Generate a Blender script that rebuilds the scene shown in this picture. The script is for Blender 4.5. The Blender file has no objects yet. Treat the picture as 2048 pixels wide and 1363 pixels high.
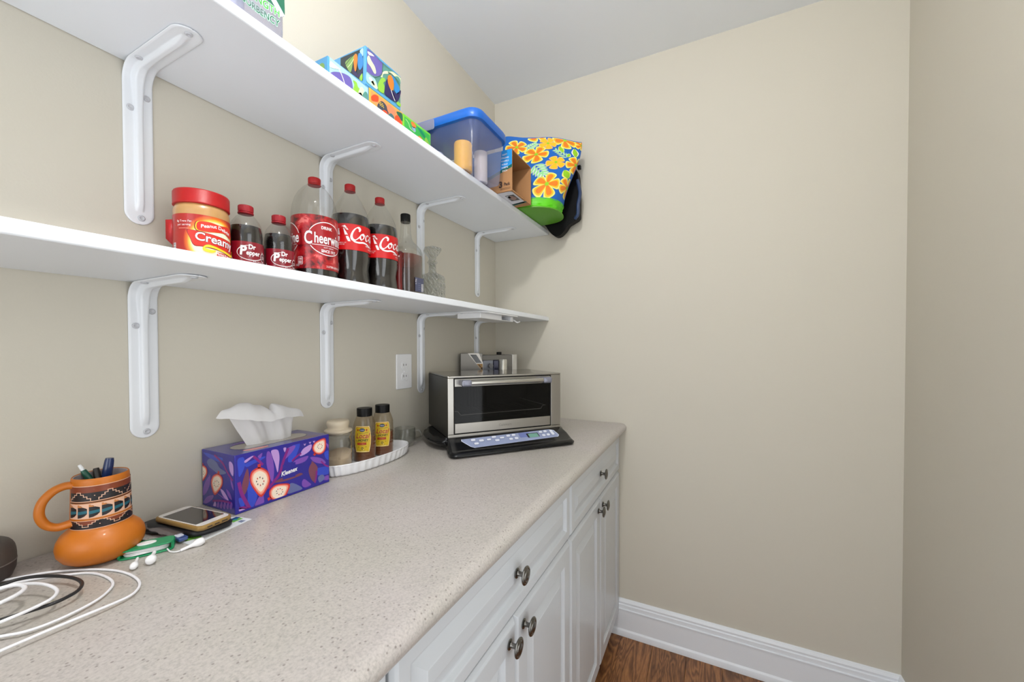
import bpy, bmesh, math, random
from mathutils import Vector, Matrix
PI = math.pi
random.seed(7)
S = bpy.context.scene
C = S.collection

# ------------------------------------------------------------------ camera, world, lights, exposure
def setup_camera():
    yaw, tilt, roll = 0.462712, 0.015623, -0.002408
    d = Vector((-math.sin(yaw)*math.cos(tilt), math.cos(yaw)*math.cos(tilt), -math.sin(tilt)))
    r = Vector((math.cos(yaw), math.sin(yaw), 0))
    u = r.cross(d)
    r2 = r*math.cos(roll) + u*math.sin(roll)
    u2 = r2.cross(d)
    cd = bpy.data.cameras.new('camera')
    cam = bpy.data.objects.new('camera', cd); C.objects.link(cam)
    cd.sensor_width = 36; cd.lens = 785.075*36/2048
    cd.shift_y = (705.396-681.5)/2048
    cd.clip_start = 0.02
    m = Matrix((r2, u2, -d)).transposed().to_4x4()
    m.translation = Vector((0.953026, -1.725151, 1.244719))
    cam.matrix_world = m
    S.camera = cam
setup_camera()
w = bpy.data.worlds.new('world'); S.world = w; w.use_nodes = True
w.node_tree.nodes['Background'].inputs[0].default_value = (0.97, 0.985, 1.0, 1)
w.node_tree.nodes['Background'].inputs[1].default_value = 0.75
S.view_settings.view_transform = 'Standard'
S.view_settings.look = 'None'
S.view_settings.gamma = 1
S.view_settings.use_curve_mapping = False
S.view_settings.exposure = 0.26
def light(name, kind, loc, power, col=(1, 1, 1), rot=(0, 0, 0), **k):
    l = bpy.data.lights.new(name, kind); l.energy = power; l.color = col
    for a, b in k.items(): setattr(l, a, b)
    o = bpy.data.objects.new(name, l); C.objects.link(o); o.location = loc; o.rotation_euler = rot
    return o
LX, LZ = 0.744, 2.30
LAMPS = ((-1.55, 25.0),)   # globe ceiling lamp: y position and watts (their emission is set in their builder)
light('rear_fill', 'AREA', (0.95, -3.3, 1.35), 15.0, (0.95, 0.98, 1.0), (PI/2+.48, 0, 0), shape='RECTANGLE', size=1.3, size_y=1.9)  # soft fill light added behind the camera to brighten the room
light('side_fill', 'AREA', (2.15, -1.50, 1.15), 7.0, (0.95, 0.98, 1.0), (0, PI/2, 0), shape='RECTANGLE', size=1.9, size_y=0.9)   # fill light added from the right; the wall opening is cut for it

# ------------------------------------------------------------------ materials
def lin(c):
    return tuple((x/255/12.92 if x/255 <= .04045 else ((x/255+.055)/1.055)**2.4) for x in c)
MC = {}
def M(name, rgb, rough=.5, metal=0, spec=.5, coat=0, trans=0, emit=0, aniso=0, sub=0):
    if name in MC: return MC[name]
    m = bpy.data.materials.new(name); m.use_nodes = True
    b = m.node_tree.nodes['Principled BSDF']
    b.inputs['Base Color'].default_value = (*lin(rgb), 1)
    b.inputs['Roughness'].default_value = rough
    b.inputs['Metallic'].default_value = metal
    b.inputs['Specular IOR Level'].default_value = spec
    b.inputs['Coat Weight'].default_value = coat
    b.inputs['Coat Roughness'].default_value = .08
    b.inputs['Transmission Weight'].default_value = trans
    if sub:
        b.inputs['Subsurface Weight'].default_value = sub
        b.inputs['Subsurface Scale'].default_value = .01
    if emit:
        b.inputs['Emission Color'].default_value = (*lin(rgb), 1)
        b.inputs['Emission Strength'].default_value = emit
    MC[name] = m
    return m
def nd(m, t, **k):
    n = m.node_tree.nodes.new(t)
    for a, b in k.items(): setattr(n, a, b)
    return n
def lk(m, a, b): m.node_tree.links.new(a, b)
def bsdf(m): return m.node_tree.nodes['Principled BSDF']
def ramp(m, stops, interp='LINEAR'):
    r = nd(m, 'ShaderNodeValToRGB'); r.color_ramp.interpolation = interp
    while len(r.color_ramp.elements) < len(stops): r.color_ramp.elements.new(.5)
    for e, (p, c) in zip(r.color_ramp.elements, stops):
        e.position = p; e.color = (*c, 1)
    return r
def add_bump(m, scale, dist, strength=.3, detail=3, vec=None):
    n = nd(m, 'ShaderNodeTexNoise'); n.inputs['Scale'].default_value = scale; n.inputs['Detail'].default_value = detail
    if vec is None:
        tc = nd(m, 'ShaderNodeTexCoord'); vec = tc.outputs['Object']
    lk(m, vec, n.inputs['Vector'])
    b = nd(m, 'ShaderNodeBump'); b.inputs['Strength'].default_value = strength; b.inputs['Distance'].default_value = dist
    lk(m, n.outputs['Fac'], b.inputs['Height']); lk(m, b.outputs['Normal'], bsdf(m).inputs['Normal'])
    return n

wall_m = M('wall_paint', (207, 202, 189), .75, spec=.3); add_bump(wall_m, 260, .0006, .25)
ceil_m = M('ceiling_paint', (240, 244, 249), .85, spec=.2)
trim_m = M('trim_paint', (236, 240, 246), .35)
shelf_m = M('shelf_paint', (233, 237, 243), .42)
bracket_m = M('bracket_enamel', (234, 238, 244), .3, coat=.3)
cab_m = M('cabinet_thermofoil', (206, 210, 215), .34, coat=.15)
cab_gap_m = M('cabinet_box', (120, 122, 126), .5)
nickel_m = M('brushed_nickel', (124, 122, 118), .26, 1)
steel_m = M('stainless_steel', (176, 173, 167), .3, 1)
def brushed(m, sc):
    tc = nd(m, 'ShaderNodeTexCoord'); mp = nd(m, 'ShaderNodeMapping'); mp.inputs['Scale'].default_value = sc
    lk(m, tc.outputs['Object'], mp.inputs['Vector'])
    n = nd(m, 'ShaderNodeTexNoise'); n.inputs['Scale'].default_value = 60; n.inputs['Detail'].default_value = 2
    lk(m, mp.outputs['Vector'], n.inputs['Vector'])
    r = nd(m, 'ShaderNodeMapRange'); r.inputs['To Min'].default_value = .24; r.inputs['To Max'].default_value = .42
    lk(m, n.outputs['Fac'], r.inputs['Value']); lk(m, r.outputs['Result'], bsdf(m).inputs['Roughness'])
brushed(steel_m, (.3, 8, 8))
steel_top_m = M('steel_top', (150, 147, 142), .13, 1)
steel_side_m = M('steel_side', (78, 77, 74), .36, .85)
chrome_m = M('chrome', (205, 205, 205), .12, 1)
black_m = M('black_plastic', (9, 10, 14), .2, spec=.35)
mblack_m = M('matte_black', (9, 9, 10), .45, spec=.25)
dark_m = M('oven_cavity', (26, 26, 28), .5)
white_m = M('white_plastic', (240, 241, 244), .3, coat=.2)
ceramic_m = M('white_ceramic', (240, 241, 245), .14, coat=.5)
paper_m = M('tissue_paper', (240, 240, 242), .9, spec=.1)

def counter_material():
    m = M('speckled_laminate', (196, 186, 178), .33, coat=.12)
    tc = nd(m, 'ShaderNodeTexCoord')
    big = nd(m, 'ShaderNodeTexNoise'); big.inputs['Scale'].default_value = 5; big.inputs['Detail'].default_value = 2
    lk(m, tc.outputs['Object'], big.inputs['Vector'])
    r0 = ramp(m, [(.35, lin((186, 179, 175))), (.65, lin((181, 176, 168)))]); lk(m, big.outputs['Fac'], r0.inputs['Fac'])
    fine = nd(m, 'ShaderNodeTexNoise'); fine.inputs['Scale'].default_value = 320; fine.inputs['Detail'].default_value = 3
    lk(m, tc.outputs['Object'], fine.inputs['Vector'])
    r1 = ramp(m, [(.3, (.80,)*3), (.5, (.97,)*3), (.72, (1.08,)*3)]); lk(m, fine.outputs['Fac'], r1.inputs['Fac'])
    mx = nd(m, 'ShaderNodeMix', data_type='RGBA', blend_type='MULTIPLY'); mx.inputs['Factor'].default_value = 1
    lk(m, r0.outputs['Color'], mx.inputs['A']); lk(m, r1.outputs['Color'], mx.inputs['B'])
    v = nd(m, 'ShaderNodeTexVoronoi'); v.inputs['Scale'].default_value = 150
    lk(m, tc.outputs['Object'], v.inputs['Vector'])
    r2 = ramp(m, [(.14, (1, 1, 1)), (.27, (0, 0, 0))]); lk(m, v.outputs['Distance'], r2.inputs['Fac'])
    sep = nd(m, 'ShaderNodeSeparateColor'); lk(m, v.outputs['Color'], sep.inputs['Color'])
    gt = nd(m, 'ShaderNodeMath', operation='GREATER_THAN'); gt.inputs[1].default_value = .45
    lk(m, sep.outputs['Red'], gt.inputs[0])
    mu = nd(m, 'ShaderNodeMath', operation='MULTIPLY'); lk(m, gt.outputs[0], mu.inputs[0]); lk(m, r2.outputs['Color'], mu.inputs[1])
    mu2 = nd(m, 'ShaderNodeMath', operation='MULTIPLY'); mu2.inputs[1].default_value = .72; lk(m, mu.outputs[0], mu2.inputs[0])
    mx2 = nd(m, 'ShaderNodeMix', data_type='RGBA'); lk(m, mu2.outputs[0], mx2.inputs['Factor'])
    lk(m, mx.outputs['Result'], mx2.inputs['A']); mx2.inputs['B'].default_value = (*lin((122, 112, 108)), 1)
    lk(m, mx2.outputs['Result'], bsdf(m).inputs['Base Color'])
    return m
counter_m = counter_material()

def wood_material(name, dark, mid, light_):
    m = M(name, mid, .42, coat=.08)
    tc = nd(m, 'ShaderNodeTexCoord'); oi = nd(m, 'ShaderNodeObjectInfo')
    mp = nd(m, 'ShaderNodeMapping'); mp.inputs['Scale'].default_value = (1, .16, 1)
    va = nd(m, 'ShaderNodeVectorMath', operation='ADD')
    sc = nd(m, 'ShaderNodeMath', operation='MULTIPLY'); sc.inputs[1].default_value = 37
    lk(m, oi.outputs['Random'], sc.inputs[0]); lk(m, tc.outputs['Object'], va.inputs[0]); lk(m, sc.outputs[0], va.inputs[1])
    lk(m, va.outputs[0], mp.inputs['Vector'])
    n1 = nd(m, 'ShaderNodeTexNoise'); n1.inputs['Scale'].default_value = 16; n1.inputs['Detail'].default_value = 3; n1.inputs['Distortion'].default_value = .6
    lk(m, mp.outputs['Vector'], n1.inputs['Vector'])
    wv = nd(m, 'ShaderNodeMath', operation='MULTIPLY'); wv.inputs[1].default_value = 22; lk(m, n1.outputs['Fac'], wv.inputs[0])
    fr = nd(m, 'ShaderNodeMath', operation='PINGPONG'); fr.inputs[1].default_value = 1; lk(m, wv.outputs[0], fr.inputs[0])
    n2 = nd(m, 'ShaderNodeTexNoise'); n2.inputs['Scale'].default_value = 220; n2.inputs['Detail'].default_value = 2
    lk(m, mp.outputs['Vector'], n2.inputs['Vector'])
    ad = nd(m, 'ShaderNodeMath', operation='ADD'); lk(m, fr.outputs[0], ad.inputs[0]); lk(m, n2.outputs['Fac'], ad.inputs[1])
    hf = nd(m, 'ShaderNodeMath', operation='MULTIPLY'); hf.inputs[1].default_value = .5; lk(m, ad.outputs[0], hf.inputs[0])
    r = ramp(m, [(.15, lin(dark)), (.5, lin(mid)), (.85, lin(light_))]); lk(m, hf.outputs[0], r.inputs['Fac'])
    hs = nd(m, 'ShaderNodeHueSaturation')
    mr = nd(m, 'ShaderNodeMapRange'); mr.inputs['To Min'].default_value = .82; mr.inputs['To Max'].default_value = 1.18
    lk(m, oi.outputs['Random'], mr.inputs['Value']); lk(m, mr.outputs['Result'], hs.inputs['Value']); lk(m, r.outputs['Color'], hs.inputs['Color'])
    lk(m, hs.outputs['Color'], bsdf(m).inputs['Base Color'])
    return m
plank_m = wood_material('walnut_plank', (86, 52, 26), (132, 86, 50), (172, 118, 70))

def clear_mat(name, tint, gloss=.35, rough=.05, haze=0, hazecol=(200, 200, 205), base=.04):
    """thin clear plastic or glass wall: see-through with a fresnel sheen"""
    m = bpy.data.materials.new(name); m.use_nodes = True
    nt = m.node_tree; nt.nodes.clear()
    out = nd(m, 'ShaderNodeOutputMaterial'); t = nd(m, 'ShaderNodeBsdfTransparent'); g = nd(m, 'ShaderNodeBsdfGlossy')
    t.inputs[0].default_value = (*lin(tint), 1); g.inputs['Roughness'].default_value = rough
    lw = nd(m, 'ShaderNodeLayerWeight'); lw.inputs['Blend'].default_value = .25
    mr = nd(m, 'ShaderNodeMapRange'); mr.inputs['To Min'].default_value = base; mr.inputs['To Max'].default_value = gloss
    lk(m, lw.outputs['Facing'], mr.inputs['Value'])
    mx = nd(m, 'ShaderNodeMixShader'); lk(m, mr.outputs['Result'], mx.inputs['Fac']); lk(m, t.outputs[0], mx.inputs[1]); lk(m, g.outputs[0], mx.inputs[2])
    last = mx.outputs[0]
    if haze:
        df = nd(m, 'ShaderNodeBsdfTranslucent'); d2 = nd(m, 'ShaderNodeBsdfDiffuse')
        df.inputs[0].default_value = (*lin(hazecol), 1); d2.inputs[0].default_value = (*lin(hazecol), 1)
        a = nd(m, 'ShaderNodeMixShader'); a.inputs['Fac'].default_value = .5; lk(m, df.outputs[0], a.inputs[1]); lk(m, d2.outputs[0], a.inputs[2])
        b = nd(m, 'ShaderNodeMixShader'); b.inputs['Fac'].default_value = haze; lk(m, last, b.inputs[1]); lk(m, a.outputs[0], b.inputs[2]); last = b.outputs[0]
    lk(m, last, out.inputs['Surface'])
    return m
pet_m = clear_mat('clear_pet', (250, 250, 249), .32, .08)
glass_m = clear_mat('clear_glass', (249, 250, 249), .7, .04)
crystal_m = clear_mat('cut_crystal', (240, 241, 238), .95, .05, .10, (225, 226, 222))
for n_ in list(crystal_m.node_tree.nodes):
    if n_.type == 'LAYER_WEIGHT':
        n_.inputs['Blend'].default_value = .42
        v_ = nd(crystal_m, 'ShaderNodeTexWave'); v_.inputs['Scale'].default_value = 38; v_.inputs['Distortion'].default_value = 5; v_.bands_direction = 'DIAGONAL'
        tc_ = nd(crystal_m, 'ShaderNodeTexCoord'); lk(crystal_m, tc_.outputs['Object'], v_.inputs['Vector'])
        b_ = nd(crystal_m, 'ShaderNodeBump'); b_.inputs['Strength'].default_value = 1; b_.inputs['Distance'].default_value = .003
        lk(crystal_m, v_.outputs['Fac'], b_.inputs['Height']); lk(crystal_m, b_.outputs['Normal'], n_.inputs['Normal'])
        for g_ in crystal_m.node_tree.nodes:
            if g_.type == 'BSDF_GLOSSY': lk(crystal_m, b_.outputs['Normal'], g_.inputs['Normal'])
tub_m = clear_mat('frosted_plastic', (236, 239, 249), .3, .2, .18, (196, 204, 236))
wrap_m = clear_mat('clear_film', (236, 236, 246), .45, .1, .25, (228, 228, 240))

# ------------------------------------------------------------------ mesh helpers
def NB(): return bmesh.new()
def obj(name, bm, mats, parent=None, smooth=True, world=False, bevel=0, bseg=2, angle=40, kind=None, label=None):
    bmesh.ops.recalc_face_normals(bm, faces=bm.faces) if not getattr(obj, 'norec', False) else None
    me = bpy.data.meshes.new(name); bm.to_mesh(me); bm.free()
    if not isinstance(mats, (list, tuple)): mats = [mats]
    for m in mats: me.materials.append(m)
    o = bpy.data.objects.new(name, me); C.objects.link(o)
    if parent is not None:
        o.parent = parent
        if world:
            mw = Matrix.Identity(4); p = parent
            chain = []
            while p is not None: chain.append(p); p = p.parent
            for q in reversed(chain): mw = mw @ (Matrix.Translation(q.location) @ q.rotation_euler.to_matrix().to_4x4())
            me.transform(mw.inverted())
    if smooth:
        for p in me.polygons: p.use_smooth = True
        try: me.set_sharp_from_angle(angle=math.radians(angle))
        except Exception: pass
    if bevel:
        b = o.modifiers.new('bevel', 'BEVEL'); b.width = bevel; b.segments = bseg; b.limit_method = 'ANGLE'; b.angle_limit = math.radians(35)
        b.harden_normals = False
    if kind: o['kind'] = kind
    if label: o['label'] = label
    return o
def thing(name, label, cat, loc=(0, 0, 0), rotz=0, group=None):
    o = bpy.data.objects.new(name, None); C.objects.link(o)
    o.empty_display_size = .03
    o.location = loc; o.rotation_euler = (0, 0, rotz); o['label'] = label; o['category'] = cat
    if group: o['group'] = group
    return o
def tag(o, label, cat, group=None):
    o['label'] = label; o['category'] = cat
    if group: o['group'] = group
    return o
def struct(name, bm, m, **k):
    o = obj(name, bm, m, **k); o['kind'] = 'structure'; return o
def dup(root, loc=None, rotz=None, label=None):
    r = root.copy(); C.objects.link(r)
    if loc: r.location = loc
    if rotz is not None: r.rotation_euler = (0, 0, rotz)
    if label: r['label'] = label
    for ch in list(root.children):
        c = ch.copy(); C.objects.link(c); c.parent = r
        for g in ch.children:
            d = g.copy(); C.objects.link(d); d.parent = c
    return r
def box(bm, x0, x1, y0, y1, z0, z1, mat=0, M4=None):
    v = [bm.verts.new((x, y, z)) for x in (x0, x1) for y in (y0, y1) for z in (z0, z1)]
    if M4 is not None:
        for q in v: q.co = M4 @ q.co
    fs = []
    for f in ((0, 1, 3, 2), (4, 6, 7, 5), (0, 4, 5, 1), (2, 3, 7, 6), (0, 2, 6, 4), (1, 5, 7, 3)):
        g = bm.faces.new([v[i] for i in f]); g.material_index = mat; fs.append(g)
    return fs
def lathe(bm, prof, n=48, c=(0, 0, 0), mat=0, f=None, cap=True, M4=None):
    """revolve (r, z) pairs; f(a) optional radius factor"""
    rings = []
    for r, z in prof:
        ring = []
        for i in range(n):
            a = 2*PI*i/n
            rr = r*(f(a, z) if f else 1)
            co = Vector((c[0]+rr*math.cos(a), c[1]+rr*math.sin(a), c[2]+z))
            ring.append(bm.verts.new(M4 @ co if M4 is not None else co))
        rings.append(ring)
    for a, b in zip(rings, rings[1:]):
        for i in range(n):
            g = bm.faces.new((a[i], a[(i+1) % n], b[(i+1) % n], b[i])); g.material_index = mat
    if cap:
        for ring in (rings[0], rings[-1]):
            g = bm.faces.new(ring); g.material_index = mat
    return rings
def prism(bm, pts, z0, z1, mat=0, M4=None):
    a = [bm.verts.new((x, y, z0)) for x, y in pts]; b = [bm.verts.new((x, y, z1)) for x, y in pts]
    if M4 is not None:
        for q in a+b: q.co = M4 @ q.co
    n = len(pts)
    bm.faces.new(a).material_index = mat; bm.faces.new(b).material_index = mat
    for i in range(n): bm.faces.new((a[i], a[(i+1) % n], b[(i+1) % n], b[i])).material_index = mat
def loft(bm, rings, mat=0, cap=True, close=True):
    R = [[bm.verts.new(p) for p in ring] for ring in rings]
    n = len(R[0])
    for a, b in zip(R, R[1:]):
        for i in range(n if close else n-1):
            bm.faces.new((a[i], a[(i+1) % n], b[(i+1) % n], b[i])).material_index = mat
    if cap:
        bm.faces.new(R[0]).material_index = mat; bm.faces.new(R[-1]).material_index = mat
    return R
def cr(pts, n=8, closed=False):
    """Catmull-Rom through points of any dimension"""
    P = [tuple(p) for p in pts]; out = []; m = len(P)
    segs = m if closed else m-1
    for i in range(segs):
        g = lambda k: P[k % m] if closed else P[max(0, min(m-1, k))]
        p0, p1, p2, p3 = g(i-1), g(i), g(i+1), g(i+2)
        for j in range(n):
            t = j/n
            out.append(tuple(.5*((2*b)+(-a+c)*t+(2*a-5*b+4*c-d)*t*t+(-a+3*b-3*c+d)*t**3) for a, b, c, d in zip(p0, p1, p2, p3)))
    if not closed: out.append(P[-1])
    return out
def tube(bm, pts, r, n=10, mat=0, cap=True, closed=False):
    P = [Vector(p) for p in pts]; rings = []; prev = None
    for i, p in enumerate(P):
        if closed: t = (P[(i+1) % len(P)]-P[i-1])
        else: t = P[min(i+1, len(P)-1)]-P[max(i-1, 0)]
        t.normalize()
        if prev is None:
            up = Vector((0, 0, 1)) if abs(t.z) < .9 else Vector((1, 0, 0))
            a = t.cross(up).normalized()
        else: a = (prev-t*prev.dot(t)).normalized()
        prev = a; b = t.cross(a)
        rr = r[i] if isinstance(r, (list, tuple)) else r
        rings.append([bm.verts.new(p+a*rr*math.cos(2*PI*k/n)+b*rr*math.sin(2*PI*k/n)) for k in range(n)])
    L = list(zip(rings, rings[1:]))
    if closed: L.append((rings[-1], rings[0]))
    for a, b in L:
        for k in range(n): bm.faces.new((a[k], a[(k+1) % n], b[(k+1) % n], b[k])).material_index = mat
    if cap and not closed:
        bm.faces.new(rings[0]).material_index = mat; bm.faces.new(rings[-1]).material_index = mat
def rrect(x0, x1, y0, y1, r, n=5):
    out = []
    for cx, cy, a0 in ((x1-r, y1-r, 0), (x0+r, y1-r, PI/2), (x0+r, y0+r, PI), (x1-r, y0+r, 3*PI/2)):
        for i in range(n+1):
            a = a0+PI/2*i/n; out.append((cx+r*math.cos(a), cy+r*math.sin(a)))
    return out

# ------------------------------------------------------------------ flat print (art): polygons, strokes and text wrapped on a surface
class Art:
    def __init__(s, du=None, dv=None): s.bm = bmesh.new(); s.mats = []; s.du = du; s.dv = dv
    def mi(s, m):
        if m not in s.mats: s.mats.append(m)
        return s.mats.index(m)
    def poly(s, pts, m, layer=1):
        i = s.mi(m); vs = [s.bm.verts.new((p[0], p[1], layer)) for p in pts]
        try: s.bm.faces.new(vs).material_index = i
        except ValueError: pass
    def blob(s, pts, m, layer=1, n=6): s.poly(cr(pts, n, True), m, layer)
    def rect(s, x0, x1, y0, y1, m, layer=1, r=0):
        s.poly(rrect(x0, x1, y0, y1, r) if r else [(x0, y0), (x1, y0), (x1, y1), (x0, y1)], m, layer)
    def ell(s, cx, cy, a, b, m, layer=1, rot=0, n=28):
        s.poly([(cx+a*math.cos(t)*math.cos(rot)-b*math.sin(t)*math.sin(rot), cy+a*math.cos(t)*math.sin(rot)+b*math.sin(t)*math.cos(rot)) for t in [2*PI*k/n for k in range(n)]], m, layer)
    def stroke(s, pts, wd, m, layer=1, nib=None, closed=False, smooth=6, wmin=.25):
        if not smooth and len(pts) > 2:
            for p, q in zip(pts, pts[1:]):
                dx, dy = q[0]-p[0], q[1]-p[1]; l = math.hypot(dx, dy)
                if l < 1e-9: continue
                if s.du and s.du > .05: # u in radians on the mug: keep the pen width even
                    k = 30.0; l = math.hypot(dx/k, dy) or 1; ux, uy = dx/k/l, dy/l; h_ = wd/2
                    A_ = [(p[0]-(ux*h_)*k-uy*h_*k, p[1]-uy*h_+ux*h_), (p[0]-ux*h_*k+uy*h_*k, p[1]-uy*h_-ux*h_), (q[0]+ux*h_*k+uy*h_*k, q[1]+uy*h_-ux*h_), (q[0]+ux*h_*k-uy*h_*k, q[1]+uy*h_+ux*h_)]
                else:
                    ux, uy = dx/l, dy/l; h_ = wd/2
                    A_ = [(p[0]-ux*h_-uy*h_, p[1]-uy*h_+ux*h_), (p[0]-ux*h_+uy*h_, p[1]-uy*h_-ux*h_), (q[0]+ux*h_+uy*h_, q[1]+uy*h_-ux*h_), (q[0]+ux*h_-uy*h_, q[1]+uy*h_+ux*h_)]
                s.poly(A_, m, layer)
            return
        P = cr(pts, smooth, closed) if smooth else list(pts)
        i = s.mi(m); L = []; R = []; N = len(P)
        for k, p in enumerate(P):
            a = P[(k+1) % N] if closed else P[min(k+1, N-1)]; b = P[k-1] if (closed or k) else P[0]
            dx, dy = a[0]-b[0], a[1]-b[1]; l = math.hypot(dx, dy) or 1; dx /= l; dy /= l
            w_ = (wd[0]+(wd[1]-wd[0])*k/(N-1)) if isinstance(wd, tuple) else wd
            if len(p) > 2: w_ = wd*p[2]
            if nib is not None: w_ *= wmin+(1-wmin)*abs(math.sin(math.atan2(dy, dx)-nib))
            L.append(s.bm.verts.new((p[0]-dy*w_/2, p[1]+dx*w_/2, layer))); R.append(s.bm.verts.new((p[0]+dy*w_/2, p[1]-dx*w_/2, layer)))
        for k in range(N if closed else N-1):
            s.bm.faces.new((L[k], R[k], R[(k+1) % N], L[(k+1) % N])).material_index = i
    def text(s, txt, x, y, h, m, layer=1, bold=0, shear=0, sx=1, align='CENTER', rot=0, f=None, space=1):
        cu = bpy.data.curves.new('t', 'FONT'); cu.body = txt; cu.size = 1; cu.offset = bold; cu.shear = shear
        cu.align_x = align; cu.resolution_u = 3; cu.space_character = space
        o = bpy.data.objects.new('t', cu); C.objects.link(o)
        dg = bpy.context.evaluated_depsgraph_get(); dg.update()
        me = bpy.data.meshes.new_from_object(o.evaluated_get(dg))
        i = s.mi(m); k = h/.70; vs = []
        for v in me.vertices:
            px, py = v.co.x*k*sx, v.co.y*k
            if rot: px, py = px*math.cos(rot)-py*math.sin(rot), px*math.sin(rot)+py*math.cos(rot)
            q = (px+x, py+y)
            if f: q = f(*q)
            vs.append(s.bm.verts.new((q[0], q[1], layer)))
        for p in me.polygons:
            try: s.bm.faces.new([vs[a] for a in p.vertices]).material_index = i
            except ValueError: pass
        bpy.data.objects.remove(o); bpy.data.curves.remove(cu); bpy.data.meshes.remove(me)
    def build(s, name, F, parent, lift=.00025, world=False, label=None, zoff=0, clip=None):
        """F(u, v) -> (point, normal)"""
        bm = s.bm
        if clip:
            for co, no in (((clip[0], 0, 0), (-1, 0, 0)), ((clip[1], 0, 0), (1, 0, 0)), ((0, clip[2], 0), (0, -1, 0)), ((0, clip[3], 0), (0, 1, 0))):
                bmesh.ops.bisect_plane(bm, geom=bm.verts[:]+bm.edges[:]+bm.faces[:], plane_co=co, plane_no=no, clear_outer=True, dist=1e-7)
        bmesh.ops.triangulate(bm, faces=bm.faces)
        for ax, st in ((0, s.du), (1, s.dv)):
            if not st: continue
            lo = min(v.co[ax] for v in bm.verts); hi = max(v.co[ax] for v in bm.verts)
            k = math.floor(lo/st)+1
            while k*st < hi:
                co = [0, 0, 0]; no = [0, 0, 0]; co[ax] = k*st; no[ax] = 1
                bmesh.ops.bisect_plane(bm, geom=bm.verts[:]+bm.edges[:]+bm.faces[:], plane_co=co, plane_no=no, dist=1e-7)
                k += 1
        uv = bm.loops.layers.uv.new('uv')
        for f in bm.faces:
            for l in f.loops: l[uv].uv = (l.vert.co.x, l.vert.co.y)
        for v in bm.verts:
            p, n = F(v.co.x, v.co.y)
            v.co = Vector(p)+Vector(n)*(zoff+lift*v.co.z)
        me = bpy.data.meshes.new(name); bm.to_mesh(me); bm.free()
        for m in s.mats: me.materials.append(m)
        for p in me.polygons: p.use_smooth = bool(s.du)
        o = bpy.data.objects.new(name, me); C.objects.link(o)
        if parent is not None:
            o.parent = parent
            if world:
                mw = Matrix.Identity(4); p = parent; chain = []
                while p is not None: chain.append(p); p = p.parent
                for q in reversed(chain): mw = mw @ (Matrix.Translation(q.location) @ q.rotation_euler.to_matrix().to_4x4())
                me.transform(mw.inverted())
        if label: o['label'] = label
        return o
def on_cyl(R, az0):
    """u runs round the cylinder from azimuth az0; R a number or R(v)"""
    def F(u, v):
        r = R(v) if callable(R) else R
        r0 = R(0) if callable(R) else R
        a = az0+u/(r0 if r0 else 1)
        return (r*math.cos(a), r*math.sin(a), v), (math.cos(a), math.sin(a), 0)
    return F
def on_plane(o, ux, vx, n):
    o, ux, vx, n = map(Vector, (o, ux, vx, n))
    return lambda u, v: (o+ux*u+vx*v, n)
def homog(src, dst):
    """projective map sending four src points to four dst points"""
    A = []
    for (x, y), (X, Y) in zip(src, dst):
        A.append([x, y, 1, 0, 0, 0, -X*x, -X*y, X]); A.append([0, 0, 0, x, y, 1, -Y*x, -Y*y, Y])
    n = 8
    for i in range(n):
        p = max(range(i, n), key=lambda k: abs(A[k][i])); A[i], A[p] = A[p], A[i]
        for k in range(n):
            if k != i:
                f = A[k][i]/A[i][i]
                A[k] = [a-f*b for a, b in zip(A[k], A[i])]
    h = [A[i][8]/A[i][i] for i in range(n)]
    return lambda p: ((h[0]*p[0]+h[1]*p[1]+h[2])/(h[6]*p[0]+h[7]*p[1]+1), (h[3]*p[0]+h[4]*p[1]+h[5])/(h[6]*p[0]+h[7]*p[1]+1))
def ink(name, rgb, rough=.45, coat=.1): return M('print_'+name, rgb, rough, coat=coat)
I = dict(white=ink('white', (240, 238, 240)), black=ink('black', (22, 20, 24)), red=ink('red', (206, 22, 24)), dred=ink('dark_red', (132, 18, 28)),
         yellow=ink('yellow', (250, 206, 40)), orange=ink('orange', (232, 128, 24)), green=ink('green', (60, 150, 50)), blue=ink('blue', (24, 92, 190)))

# ------------------------------------------------------------------ the room
RX, HC, YB = 1.5323, 2.4476, -2.75
bm = NB(); box(bm, -.12, 0, YB, .12, 0, HC); struct('wall_left', bm, wall_m, smooth=False)
bm = NB(); box(bm, 0, RX, 0, .12, 0, HC); struct('wall_back', bm, wall_m, smooth=False)
bm = NB(); box(bm, RX, RX+.12, YB, -1.95, 0, HC); box(bm, RX, RX+.12, -1.05, .12, 0, HC); box(bm, RX, RX+.12, -1.95, -1.05, 2.04, HC); struct('wall_right', bm, wall_m, smooth=False)
bm = NB(); box(bm, -.12, RX+.12, YB, .12, HC, HC+.1); struct('ceiling', bm, ceil_m, smooth=False)
bm = NB(); box(bm, -.12, RX+.12, YB, .12, -.06, -.012)
floor = struct('floor', bm, M('subfloor', (60, 40, 28), .8), smooth=False)
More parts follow.
